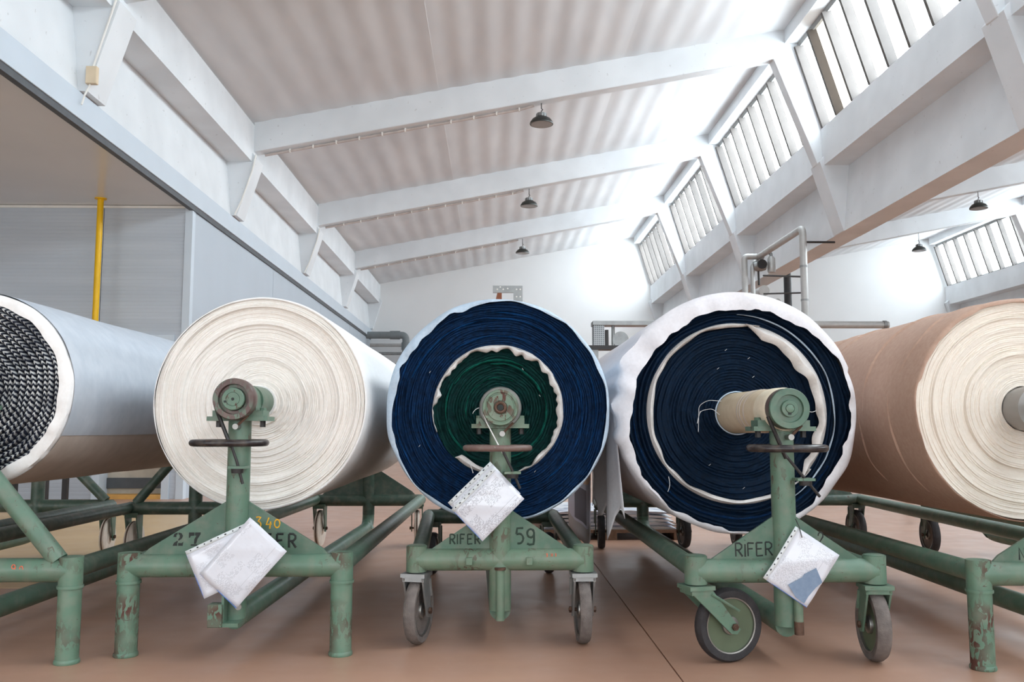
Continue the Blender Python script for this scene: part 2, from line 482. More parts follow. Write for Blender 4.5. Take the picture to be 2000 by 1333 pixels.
# unseen tall windows added behind the viewer as fill light for the roll faces
def fill_window(n, x0, x1, z0, z1):
    w = empty('window_%d' % n, (x0, -7, z0)); tag(w, 'added unseen window behind the viewer, fill light for the roll faces', None, None, 'structure')
    W, Hh = x1-x0, z1-z0
    for (a, b, c, d) in ((0, W, 0, .08), (0, W, Hh-.08, Hh), (0, .08, .08, Hh-.08), (W-.08, W, .08, Hh-.08), (0, W, Hh/2-.03, Hh/2+.03)):
        MB().box(a, b, .0, .06, c, d).build('window_frame', M['frame'], w)
    k = 4
    for i in range(k):
        for c, d in ((.08, Hh/2-.03), (Hh/2+.03, Hh-.08)):
            a, b = .08+(W-.16)*i/k, .08+(W-.16)*(i+1)/k
            MB().add([(a+.02, .02, c), (a+.02, .02, d), (b-.02, .02, d), (b-.02, .02, c)], [(0, 1, 2, 3)]).build('pane', M['pane_fill'], w, fix=False)
        if i: MB().box(.08+(W-.16)*i/k-.03, .08+(W-.16)*i/k+.03, 0, .06, .08, Hh-.08).build('glazing_bar', M['frame'], w)
fill_window(21, -12.4, -5.0, .5, 3.7)
fill_window(22, -3.2, 1.0, .8, 3.9)
fill_window(23, 1.8, 5.4, .8, 3.9)
fill_window(24, 7.0, 12.0, .8, 3.9)

# gutter beams with brackets
def gutter(cx, label):
    prof = [(-.205, Z_BOT), (.205, Z_BOT), (.09, Z_SOF), (.487, Z_SOF), (.487, Z_LIP), (.36, Z_LIP), (.30, 5.5), (-.30, 5.5), (-.36, Z_LIP), (-.487, Z_LIP), (-.487, Z_SOF), (-.09, Z_SOF)]
    g = MB().prism_y([(cx+a, b) for a, b in prof], -7, Y_FAR).build('gutter_beam', M['concrete'])
    tag(g, label, None, None, 'structure')
    # thin lip facing pieces between the brackets (precast units) and brackets
    for y in RY + [Y_FAR]:
        for sgn in (-1, 1):
            p = [(cx+sgn*.56, 5.20), (cx+sgn*.48, 5.3), (cx+sgn*.09, 5.3), (cx+sgn*.09, Z_SOF), (cx+sgn*.19, Z_BOT+.003), (cx+sgn*.215, Z_BOT+.003)]
            if cx == GA and sgn == 1: p = p[:3] + [(cx+.09, 4.27), (cx+.275, 4.27)]
            MB().prism_y(p, y-.21, y+.21).build('bracket', M['concrete'], g)
    return g
gutter(GA, 'white concrete gutter beam along the left above the panel room')
gutter(GB, 'white concrete gutter beam under the right-hand clerestory windows')
gutter(GC, 'white concrete gutter beam of the neighbouring bay at far right')

win_n = [0]
def bay(dx, nearest, word):
    # bent rafters
    for i, y in enumerate(RY):
        if y < nearest: continue
        poly = [(-3.84, 5.33), (4.54, 6.94), (5.2, 5.18), (5.5, 5.18), (5.43, 5.80), (4.97, ceil_z(4.97)+.06), (-3.84, 5.85)]
        r = MB().prism_y([(a+dx, b) for a, b in poly], y-.115, y+.115).build('roof_beam', M['concrete'], bevel=.012)
        tag(r, 'white concrete roof beam sloping up to the windows, %s bay' % word, None, None, 'structure')
    # corrugated ceiling, one sheet run for every gap between two rafters, split in three along the slope
    c = empty('ceiling', (0, 0, 0)); tag(c, 'off-white corrugated ceiling of the %s bay' % word, None, None, 'structure')
    yy = [Y_NEAR - .3] + [y for y in RY if y > -6] + [Y_FAR]
    for k in range(len(yy)-1):
        for (xa, xb) in ((-3.9, -.9), (-.9, 2.1), (2.1, 5.15)):
            n = int((xb-xa)/.05); vs = []; fs = []
            for j in range(n+1):
                x = xa + (xb-xa)*j/n
                ph = ((x+3.9) % .40)/.40
                w = .006*math.cos(2*math.pi*ph)
                lift = .006 if xa > -1 else 0
                for y in (yy[k]+.02, yy[k+1]-.0):
                    vs.append((x+dx, y, ceil_z(x)+w+lift+.02)); vs.append((x+dx, y, ceil_z(x)+w+.1))
            for j in range(n):
                a = j*4; b = a+4
                fs += [(a, a+2, b+2, b), (a+1, b+1, b+3, a+3), (a, b, b+1, a+1), (a+2, a+3, b+3, b+2)]
            fs += [(0, 1, 3, 2), (n*4, n*4+2, n*4+3, n*4+1)]
            MB().add(vs, fs).build('corrugated_sheet', M['ceiling'], c, angle=60)
    # clerestory windows, one per gap
    ends = [Y_NEAR] + [y for y in RY if y > -6] + [Y_FAR]
    tilt = math.atan2(5.42-4.985, 7.20-5.76)
    hgt = math.hypot(5.42-4.985, 7.20-5.76)
    for k in range(len(ends)-1):
        y0, y1 = ends[k]+.12, ends[k+1]-.12
        if dx and y1 < 2: continue
        win_n[0] += 1
        w = empty('window_%d' % win_n[0], (5.42+dx, y0, 5.76)); w.rotation_euler = (0, -tilt, 0)
        tag(w, 'clerestory strip window with white glazing bars, %s bay' % word, None, None, 'structure')
        L = y1-y0; n = 8; p = L/n
        MB().box(-.05, .05, 0, L, 0, .07).build('sill_frame', M['frame'], w)
        MB().box(-.05, .05, 0, L, hgt-.06, hgt+.02).build('head_frame', M['frame'], w)
        first = None; pm = None
        for i in range(n+1):
            yb = min(max(i*p, .035), L-.035)
            if first is None:
                first = MB().box(-.13, .03, -.03, .03, .05, hgt-.04).build('glazing_bar', M['bar'], w); first.location.y = yb
            else: share('glazing_bar', first, w, (0, yb, 0))
        for i in range(n):
            mat = M[rnd.choice(['pane_clear', 'pane_clear', 'pane_clear', 'pane_dusty'])]
            if word == 'near' and k == 3 and i == 6: mat = M['pane_stained']
            MB().add([(.012, i*p+.03, .05), (.012, i*p+.03, hgt-.04), (.012, (i+1)*p-.03, hgt-.04), (.012, (i+1)*p-.03, .05)], [(0, 1, 2, 3)]).build('pane', mat, w, fix=False)
        hb = MB().box(4.73+dx, 4.99+dx, ends[k]+.115, ends[k+1]-.115, 7.20, 7.47).build('window_head_beam', M['concrete'])
        tag(hb, 'white concrete head beam over a clerestory window, %s bay' % word, None, None, 'structure')
    # closing strip between window head and roof sheet, outside
    ub = MB().box(4.985+dx, 5.2+dx, -7, Y_FAR, 7.2, 7.62).build('trim_%d' % (1 if dx == 0 else 2), M['concrete']); tag(ub, 'white upstand above the clerestory windows, %s bay' % word, None, None, 'structure')
bay(0, -10, 'near')
bay(BAY, -10, 'neighbouring')

# ------------------------------------------------------------------ panel room and its canopy (left)
PX = -4.11; PY = 12.17; PZ = 3.99
pr = empty('wall_panel_room_side', (0, 0, 0)); tag(pr, 'smooth blue-grey insulated panel wall of the inner room', None, None, 'structure')
for a, b in ((PY, 16.7), (16.7, 21.3), (21.3, 25.6), (25.6, Y_FAR)):
    MB().box(PX-.16, PX-.04, a+.006, b-.006, 0, PZ).build('panel', M['panel_blue'], pr)
MB().box(PX-.16, PX-.055, PY+.14, Y_FAR, 0, PZ).build('panel_joint_backing', M['dark_strip'], pr)
pf = empty('wall_panel_room_front', (0, 0, 0)); tag(pf, 'grey finely ribbed panel wall below the canopy', None, None, 'structure')
DX0, DX1 = -5.25, -4.43
for a, b, z0, z1 in ((-13, -9.4, 0, PZ), (-9.39, -7.4, 0, PZ), (-7.39, -5.36, 0, PZ), (-5.35, -4.2, 2.12, PZ), (-4.36, -4.2, 0, 2.11)):
    MB().box(a, b, PY, PY+.12, z0, z1-.03).build('ribbed_panel', M['ribbed'], pf)
MB().box(-13, -4.2, PY-.012, PY+.1, PZ-.04, PZ-.005).build('top_channel', M['white_plastic'], pf)
MB().box(-4.24, -4.14, PY-.02, PY+.1, 0, PZ).build('corner_post', M['fascia'], pf)
d = empty('door_1', (0, 0, 0)); tag(d, 'open doorway with grey frame in the ribbed panel wall', None, None, 'structure')
MB().box(DX0-.1, DX0, PY-.03, PY+.3, 0, 2.2).build('door_jamb', M['fascia'], d)
MB().box(DX1, DX1+.1, PY-.03, PY+.3, 0, 2.2).build('door_jamb', M['fascia'], d)
MB().box(DX0, DX1, PY-.03, PY+.3, 2.1, 2.2).build('door_head', M['fascia'], d)
MB().box(DX0-.1, DX1+.1, PY+.24, PY+.3, 0, 2.2).build('beige_lining', M['beige'], d)
MB().box(DX0, DX1, PY+.21, PY+.24, .13, .27).build('kick_rail', M['dark_strip'], d)
MB().box(DX0, DX1, PY-.02, PY+.2, 0, .06).build('threshold', M['orange'], d)
cp = MB().box(-13, PX-.03, -6.9, PY-.01, PZ, PZ+.12).build('ceiling_canopy', M['soffit']); tag(cp, 'flat glossy beige soffit of the canopy at upper left', None, None, 'structure')
ct = MB().box(-13, PX-.03, PY-.005, Y_FAR, PZ+.001, PZ+.12).build('ceiling_panel_room', M['soffit']); tag(ct, 'roof of the inner panel room', None, None, 'structure')
fa = MB().box(PX-.05, PX, -6.9, Y_FAR, PZ+.0, PZ+.27).build('trim_3', M['fascia'], bevel=.006); tag(fa, 'long pale blue metal fascia along the canopy edge', None, None, 'structure')
ds = MB().box(PX-.08, PX-.015, -6.9, Y_FAR, PZ-.07, PZ).build('trim_4', M['dark_strip']); tag(ds, 'thin dark strip under the pale blue fascia', None, None, 'structure')

yp = empty('gas_pipe', (-5.245, 11.8, 0), 'bright yellow round pipe dropping from the canopy soffit', 'pipe')
MB().tube(bend2([(0, .36, 1.25), (0, 0, 1.25), (0, 0, PZ-.012)], .12), .04, 20).build('pipe_run', M['yellow'], yp)
MB().lathe([(.075, 0), (.075, .012)], (0, 0, PZ-.012), 'z', 24).build('ceiling_flange', M['yellow'], yp)
MB().lathe([(.07, 0), (.07, .01)], (0, .355, 1.25), 'y', 24).build('wall_flange', M['yellow'], yp)

rk = empty('trestle', (-5.58, 11.0, 0), 'dark steel trestle standing before the ribbed panel wall', 'trestle')
for x in (-.31, .31):
    for y in (-.25, .25):
        MB().box(x-.03, x+.03, y-.03, y+.03, 0, .8).build('leg', M['dark_steel'], rk)
MB().box(-.36, .36, -.3, .3, .8, .84).build('top', M['dark_steel'], rk)

# small electrics on the left brackets
jb = empty('junction_box', (-3.99, 8.68, 4.42), 'small cream junction box with cable on the concrete bracket', 'junction box')
MB().box(-.06, .05, -.04, .02, -.09, .09).build('case', M['cream_plastic'], jb, bevel=.008)
MB().tube([(.0, -.01, .09), (.13, -.01, .55), (.2, -.01, .8)], .012, 8).build('cable', M['white_plastic'], jb)
MB().tube([(-.02, -.01, -.09), (-.07, -.01, -.2), (-.09, -.02, -.3)], .01, 8).build('cable', M['white_plastic'], jb)
for k, lab in ((4, 'white cable running down the second concrete bracket'), (5, 'white cable running down the third concrete bracket')):
    y = RY[k]-.222
    o = MB().tube([(GA+.55, y, 5.25), (GA+.5, y, 5.0), (GA+.34, y, 4.5), (GA+.24, y, 4.28)], .014, 8).build('cable', M['white_plastic'])
    tag(o, lab, 'cable', 'cables on the left brackets')

# ------------------------------------------------------------------ lamps and conduits
def lamp(x, y, z, r, hang, label):
    e = empty('ceiling_lamp', (x, y, z), label, 'lamp', 'industrial ceiling lamps')
    k = r/.19
    MB().lathe([(.19*k, -.055*k), (.192*k, -.045*k), (.185*k, -.02*k), (.15*k, .03*k), (.09*k, .065*k), (.07*k, .07*k)], (0,0,0), 'z', 40).build('shade', M['lamp'], e)
    MB().lathe([(.165*k, -.062*k), (.172*k, -.056*k)], (0,0,0), 'z', 36).build('lens', M['lens'], e)
    m = MB().lathe([(.07*k, .068*k), (.072*k, .13*k), (.05*k, .14*k)], (0,0,0), 'z', 24)
    for i in range(12):
        a = i*math.pi/6; c, s = math.cos(a), math.sin(a)
        m.tube([(.07*k*c, .07*k*s, .07*k), (.086*k*c, .086*k*s, .075*k), (.08*k*c, .08*k*s, .125*k)], .006*k, 4)
    m.build('heat_sink', M['galv'], e)
    MB().tube([(0,0,.14*k), (.0,0,.17*k), (.02*k,0,.19*k), (.0,0,.21*k), (0,0,hang)], .008, 8).build('hook', M['dark_steel'], e)
def raf_z(x): return 5.33 + (x+3.84)*.1921
for i, (k, x) in enumerate(((4, .76), (5, .76), (6, .78))):
    y = RY[k]+.12
    zb = raf_z(x)
    lamp(x, RY[k]+.02, zb-(.30, .34, .36)[i], .19, (.30, .34, .36)[i], 'dark bell-shaped lamp hanging from the %s roof beam of the near bay' % ('nearest', 'middle', 'farthest')[i])
    e = empty('conduit', (0, RY[k]+.06, 0), 'thin conduit clipped under the %s lamp-carrying roof beam' % ('nearest', 'middle', 'farthest')[i], 'conduit', 'conduits under the roof beams')
    MB().tube([(-3.7, 0, raf_z(-3.7)-.03), (x-.35, 0, raf_z(x-.35)-.03), (x-.12, -.03, raf_z(x-.1)-.02)], .022, 8).build('tube', M['conduit'], e)
    cl = None
    for j in range(11):
        xx = -3.3+j*.37
        if cl is None:
            cl = MB().box(-.011, .011, -.027, .027, -.026, .03).build('clip', M['white_plastic'], e); cl.location = (xx, 0, raf_z(xx)-.03)
        else: share('clip', cl, e, (xx, 0, raf_z(xx)-.03))
# neighbouring bay
for (x, k, lab) in ((10.75, 5, 'dark bell-shaped lamp hanging in the neighbouring bay, nearer one'), (11.9, 6, 'dark bell-shaped lamp before the windows of the neighbouring bay'), (8.95, 4, 'dark lamp half hidden at the right picture edge')):
    zb = raf_z(x-BAY)
    lamp(x, RY[k]-.0, zb-.33 if k < 6 else zb-.45, .19, .33 if k < 6 else .45, lab)

# ------------------------------------------------------------------ pipework under the right gutter
sp = empty('steam_pipe', (5.0, 14.2, 0), 'silver insulated pipe rising in a tall bracket beside the gutter beam', 'pipe')
MB().tube(bend([(1.34, 0, 2.6), (0, 0, 2.6), (0, 0, 4.18), (0, 2.45, 4.18)], .11), .058, 18).build('pipe_run', M['pipe'], sp)
for z in (3.0, 3.55): MB().lathe([(.063, -.016), (.063, .016)], (0, 0, z), 'z', 20).build('collar', M['galv'], sp)
MB().lathe([(.07, -.025), (.07, .025)], (1.28, 0, 2.6), 'x', 20).build('collar', M['galv'], sp)
MB().tube([(0, .0, 3.95), (.52, .0, 3.95)], .018, 8).build('bracket_arm', M['dark_steel'], sp)
MB().tube([(-.2, 1.5, 3.66), (0, 0, 3.38)], .016, 8).build('bracket_arm', M['dark_steel'], sp)
MB().tube([(-.2, 1.5, 3.33), (0, 0, 3.12)], .014, 8).build('bracket_arm', M['dark_steel'], sp)
MB().tube([(-.25, .1, 2.6), (0, 0, 2.85)], .025, 8).build('brace', M['pipe'], sp)
MB().tube([(.02, .02, 0), (.02, .02, 2.56)], .04, 12).build('support_post', M['galv'], sp)
va = empty('valve_assembly', (4.98, 16.6, 4.05), 'cluster of valves and short pipes below the gutter beam', 'valve')
MB().tube(bend([(-.26, 0, -4.05), (-.26, 0, .13), (-.02, 0, .13)], .07), .056, 14).build('down_pipe', M['pipe'], va)
MB().tube(bend([(-.11, 0, -4.05), (-.11, 0, -.05), (.03, .2, .1)], .07), .042, 14).build('down_pipe', M['pipe'], va)
MB().lathe([(.03, -.13), (.08, -.12), (.105, -.04), (.105, .04), (.08, .12), (.03, .13)], (.02, 0, -.05), 'x', 20).build('valve_body', M['galv'], va)
MB().lathe([(.065, -.14), (.075, -.12), (.075, .12), (.05, .16)], (.25, 0, -.03), 'z', 20).build('trap', M['pipe'], va)
MB().tube(bend([(.25, 0, .11), (.25, 0, .2), (.13, 0, .2), (.06, 0, .06)], .04), .03, 10).build('link_pipe', M['galv'], va)
MB().tube([(0, 0, -.12), (0, -.02, -.42)], .02, 8).build('drain', M['dark_steel'], va)
MB().lathe([(.09, -.012), (.09, .012)], (.02, -.19, -.05), 'y', 20).build('hand_wheel', M['dark_steel'], va)
MB().tube([(.02, -.19, -.05), (.02, 0, -.05)], .012, 8).build('spindle', M['dark_steel'], va)
o = MB().tube([(6.66, 20, 0), (6.66, 20, 4.6)], .085, 16).build('exhaust_pipe', M['dark_steel']); tag(o, 'dark vertical pipe behind the silver pipe bracket', 'pipe')
o = MB().tube([(5.45, 17.8, 3.72), (5.45, 29.9, 3.72)], .11, 14).build('supply_pipe', M['pipe']); tag(o, 'silver pipe running back below the right gutter beam', 'pipe')
o = MB().tube([(5.72, 17.8, 3.5), (5.72, 29.9, 3.5)], .06, 12).build('return_pipe', M['pipe']); tag(o, 'thinner silver pipe running back below the supply pipe', 'pipe')

# pipes at the foot of the far wall, left
lp = empty('drain_pipe', (-2.87, 29.0, 0), 'thick grey pipe with elbow at the far end of the panel room', 'pipe')
MB().tube(bend([(-1.4, 0, 3.98), (0, 0, 3.98), (0, 0, 0)], .16), .115, 18).build('pipe_run', M['pipe_grey'], lp)
MB().lathe([(.14, -.16), (.14, .16)], (-.35, 0, 3.98), 'x', 22).build('coupling', M['pipe_grey'], lp)
MB().lathe([(.14, -.12), (.14, .12)], (0, 0, 3.62), 'z', 22).build('coupling', M['pipe_grey'], lp)
for i, z in enumerate((3.7, 3.42, 3.05)):
    o = MB().tube([(-4.1, 29.5, z), (2.0, 29.5, z)], (.055, .05, .045)[i], 12).build('wall_pipe', M['galv'] if i else M['pipe'])
    tag(o, '%s of the thin horizontal pipes on the far wall' % ('topmost', 'middle one', 'lowest')[i], 'pipe', 'thin pipes on the far wall')

# machine parts peeping over the rolls
mb = empty('machine_bracket', (.18, 12, 0), 'grey drilled steel bracket on a post behind the navy and green roll', 'bracket')
m = MB().box(-.2, .2, -.02, .02, 2.765, 2.86); m.build('crosspiece', M['galv'], mb)
MB().box(.08, .2, -.021, .019, 2.2, 2.765).build('upright', M['galv'], mb)
MB().prism_y([(-.2, 2.5), (-.13, 2.5), (-.08, 2.6), (-.08, 2.76), (-.14, 2.76)], -.03, .03).build('hook', M['rust_orange'], mb)
MB().box(.1, .18, -.04, .04, 0, 2.2).build('post', M['galv'], mb)
MB().box(-.05, .33, -.15, .15, 0, .03).build('base_plate', M['galv'], mb)
h0 = None
for x, z in ((-.14, 2.81), (-.1, 2.84), (-.06, 2.81), (0, 2.82), (.12, 2.81), (.17, 2.81), (.12, 2.71), (.17, 2.71)):
    if h0 is None: h0 = MB().lathe([(.011, 0), (.011, .004)], (0, 0, 0), 'y', 12).build('bolt_hole', M['white_plastic'], mb); h0.location = (x, -.026, z)
    else: share('bolt_hole', h0, mb, (x, -.026, z))
gd = empty('machine_guard', (1.22, 11, 0), 'grey perforated machine guard between the two navy rolls', 'machine')
MB().box(0, .13, -.1, .1, 1.95, 2.2).build('perforated_box', M['perf'], gd)
MB().box(-.01, 1.1, -.12, .12, 2.2, 2.25).build('top_rail', M['galv'], gd)
MB().box(.15, .19, -.03, .03, 1.9, 2.15).build('dark_plate', M['dark_steel'], gd)
MB().tube([(.25, 0, 2.2), (.25, 0, 0)], .02, 10).build('post', M['galv'], gd)
MB().tube([(1.0, 0, 2.2), (1.0, 0, 0)], .03, 10).build('post', M['galv'], gd)
MB().lathe([(.03, -.02), (.1, -.02), (.1, .02), (.03, .02)], (.34, 0, 2.03), 'y', 24).build('pulley', M['galv'], gd)
MB().tube([(.25, 0, 2.03), (.34, 0, 2.03)], .015, 8).build('axle', M['galv'], gd)
MB().box(-.1, .5, -.1, .1, 1.9, 1.95).build('lower_rail', M['dark_steel'], gd)
MB().box(-.02, .06, -.05, .05, 0, 1.9).build('post', M['galv'], gd)
dk = empty('spreading_machine', (5.9, 11.6, 0), 'dark machine frame low behind the brown roll', 'machine')
MB().box(-.9, 1.4, -.05, .05, 1.88, 1.95).build('rail', M['pipe'], dk)
MB().prism_y([(-.5, 1.95), (.4, 1.95), (.4, 2.1), (.15, 2.12)], -.06, .06).build('arm', M['dark_steel'], dk)
MB().box(-.6, -.5, -.05, .05, 0, 1.88).build('post', M['dark_steel'], dk)
MB().box(.9, 1.0, -.05, .05, 0, 1.88).build('post', M['dark_steel'], dk)

# pallet with folded sheets
pl = empty('pallet', (.98, 8.1, 0), 'low wooden pallet on the floor behind the middle roll', 'pallet')
for x in (-.58, 0, .58): MB().box(x-.05, x+.05, -.5, .5, 0, .06).build('bearer', M['wood'], pl)
for j in range(6): MB().box(-.66, .66, -.5+j*.172, -.5+j*.172+.13, .06, .085).build('board', M['wood'], pl)
for i in range(5):
    z = .085+i*.032
    w = .56-.012*i
    n = 12; vs = []; fs = []
    for j in range(n+1):
        x = -w+2*w*j/n; sag = .012*math.sin(j*1.3+i)
        drop = -.02*(abs(x)/w)**6
        for (y, zz) in ((-.46, z), (-.47, z+.026+sag*.4+drop), (.45, z+.026+sag*.4+drop), (.46, z)):
            vs.append((x, y, max(zz, z+.004) if zz > z else z))
    for j in range(n):
        a = j*4; b = a+4
        for k in range(4): fs.append((a+k, a+(k+1) % 4, b+(k+1) % 4, b+k))
    fs += [(0,1,2,3), (n*4+3, n*4+2, n*4+1, n*4)]
    o = MB().add(vs, fs).build('folded_sheet', M['sheets']); o.location = (.98, 8.1, 0)
    tag(o, 'folded white and blue sheet on the pallet, %s of the stack' % ('bottom layer', 'second layer', 'middle layer', 'fourth layer', 'top layer')[i], 'sheet', 'folded sheets on the pallet')

# ------------------------------------------------------------------ lettering by brush strokes
def arc(cx, cz, rx, rz, a0, a1, n=10):
    return [(cx+rx*math.cos(R(a0+(a1-a0)*i/n)), cz+rz*math.sin(R(a0+(a1-a0)*i/n))) for i in range(n+1)]
GL = {
 'R': [[(.02,0),(0,1)], [(0,1),(.32,1),(.5,.86),(.5,.66),(.34,.5),(0,.47)], [(.2,.48),(.56,0)]],
 'I': [[(.25,0),(.25,1)]],
 'i': [[(.25,0),(.25,.95)], [(.24,1.22),(.26,1.25)]],
 'F': [[(.02,0),(0,1)], [(0,1),(.5,.98)], [(0,.55),(.4,.57)]],
 'E': [[(0,0),(0,1)], [(0,1),(.5,1)], [(0,.52),(.42,.55)], [(0,0),(.52,.04)]],
 'N': [[(0,0),(0,1),(.5,0),(.52,1)]],
 '5': [[(.52,1),(.1,.98),(.05,.6)], [(.05,.6)] + arc(.22,.32,.3,.32,80,-110,10)],
 '9': [arc(.27,.72,.24,.27,20,380,14), [(.5,.8),(.5,.25),(.46,.02),(.2,-.02),(.02,.06)]],
 '3': [[(.02,.95),(.25,1.0),(.46,.95),(.2,.6)], [(.2,.6)] + arc(.2,.3,.28,.3,80,-120,10)],
 '4': [[(.25,1),(0,.38),(.52,.42)], [(.42,.66),(.34,0)]],
 '0': [arc(.28,.42,.26,.38,90,450,16)],
 ',': [[(.1,.08),(.04,-.1)]],
 '2': [[(.04,.72)] + arc(.24,.75,.2,.25,170,-30,8) + [(.02,.02),(.5,.02)]],
}
def lettering(chars, mat, parent, y, name='painted_lettering'):
    """chars: (glyph, x, z, height, stroke radius)"""
    m = MB()
    for g, x, z, h, r in chars:
        for st in GL[g]:
            pts = [(x+p[0]*h*.95-.25*h, y, z-h/2+p[1]*h) for p in st]
            rr = [r*(.8+.35*rnd.random()) for _ in pts]
            m.tube(pts, rr, 8, squash_y=.12)
    return m.build(name, mat, parent)
def stencil(parent, y, x2, x7, z, h):
    k = h
    m = [MB()]
    P = lambda x, pts: m[0].prism_y([(x+a*k, z+(b-.5)*k) for a, b in pts], y-.0012, y)
    P(x2, [(-.36,.66),(-.3,.9),(-.06,1),(-.06,.86),(-.16,.8),(-.14,.66)])
    P(x2, [(.02,1),(.24,.94),(.36,.74),(.28,.54),(.06,.38),(.0,.44),(.12,.62),(.12,.8),(.02,.88)])
    P(x2, [(-.4,0),(-.06,0),(-.06,.2),(.0,.32),(-.06,.38),(-.3,.22)])
    P(x2, [(.02,0),(.36,0),(.4,.3),(.3,.2),(.02,.2)])
    m[0].build('stencilled_digit', M['ink'], parent); m[0] = MB()
    P(x7, [(-.42,.6),(-.36,.6),(-.28,.74),(-.02,.76),(-.02,1),(-.42,1)])
    P(x7, [(.04,1),(.46,1),(.44,.84),(.22,.5),(.14,.14),(-.02,.14),(.0,.48),(.14,.76),(.04,.76)])
    P(x7, [(-.26,0),(.24,0),(.24,.1),(-.26,.1)])
    m[0].build('stencilled_digit', M['ink'], parent)

# ------------------------------------------------------------------ roll carts
def caster(root, x, y, z_top, rw, wt, ang, kind, offs=.04):
    """swivel caster: fork (part) > wheel, hub, axle (sub-parts); ang: heading of the trail"""
    g = {'white': 'green_clean', 'grey': 'galv', 'green': 'green', 'black': 'green_dark', 'dusty': 'galv_green'}[kind] if kind != 'dusty' else 'green'
    fk = MB()
    zc = rw
    top = z_top
    w = wt/2+.016
    # swivel plate, crown and the two fork plates, built along local +x as the trail direction
    fk.box(-.055, .055, -w-.012, w+.012, top-.016, top)
    fk.box(-.045, .045, -w-.006, w+.006, top-.034, top-.017)
    for s in (-1, 1):
        pl = [(-.05, top-.02), (.05, top-.02), (offs+.028, zc-.012), (offs+.012, zc-.03), (offs-.014, zc-.026)]
        fk.prism_y(pl, s*w-.004, s*w+.004)
        if kind != 'white':
            fk.tube([(.04, s*(w+.006), top-.03), (offs+.022, s*(w+.006), zc+.06)], .006, 6)
    f = fk.build('caster_fork', M[g], root)
    f.location = (x, y, 0); f.rotation_euler = (0, 0, ang)
    wm = MB()
    hw = wt/2
    if kind == 'white':
        wm.lathe([(rw*.5, -hw*.7), (rw*.9, -hw*.75), (rw*.985, -hw*.6), (rw, -hw*.2), (rw, hw*.2), (rw*.985, hw*.6), (rw*.9, hw*.75), (rw*.5, hw*.7)], (offs, 0, zc), 'y', 40)
        wh = wm.build('wheel', M['nylon'], f)
        MB().lathe([(rw*1.004, -.006), (rw*1.004, .006)], (offs, 0, zc), 'y', 40, False).build('tread_band', M['nylon_band'], f)
        MB().lathe([(rw*.16, -hw), (rw*.4, -hw*.72), (rw*.4, hw*.72), (rw*.16, hw)], (offs, 0, zc), 'y', 24).build('wheel_hub', M['nylon'], f)
    else:
        wm.lathe([(rw*.74, -hw*.8), (rw*.8, -hw*.95), (rw*.93, -hw*.95), (rw*.985, -hw*.55), (rw, -hw*.1), (rw, hw*.1), (rw*.985, hw*.55), (rw*.93, hw*.95), (rw*.8, hw*.95), (rw*.74, hw*.8), (rw*.74, -hw*.8)], (offs, 0, zc), 'y', 48, False)
        wh = wm.build('wheel', M['rubber_black' if kind in ('black', 'green') else 'rubber'], f)
        MB().lathe([(rw*.72, -hw*.86), (rw*.755, -hw*.9), (rw*.755, hw*.9), (rw*.72, hw*.86), (rw*.72, -hw*.86)], (offs, 0, zc), 'y', 40, False).build('rim', M['steel'], f)
        MB().lathe([(rw*.1, -hw*.35), (rw*.73, -hw*.5), (rw*.73, hw*.5), (rw*.1, hw*.35)], (offs, 0, zc), 'y', 40).build('wheel_disc', M['wheel_green' if kind in ('green', 'dusty') else 'rubber'], f)
        MB().lathe([(rw*.13, -hw*.98), (rw*.24, -hw*.8), (rw*.26, -hw*.4), (rw*.26, hw*.4), (rw*.24, hw*.8), (rw*.13, hw*.98)], (offs, 0, zc), 'y', 24).build('wheel_hub', M['steel'], f)
    b = MB().tube([(offs, -w-.018, zc), (offs, w+.018, zc)], .008, 8)
    for s in (-1, 1): b.lathe([(.014, -.005), (.014, .005)], (offs, s*(w+.011), zc), 'y', 6)
    b.build('axle_bolt', M['rust'], f)
    return f

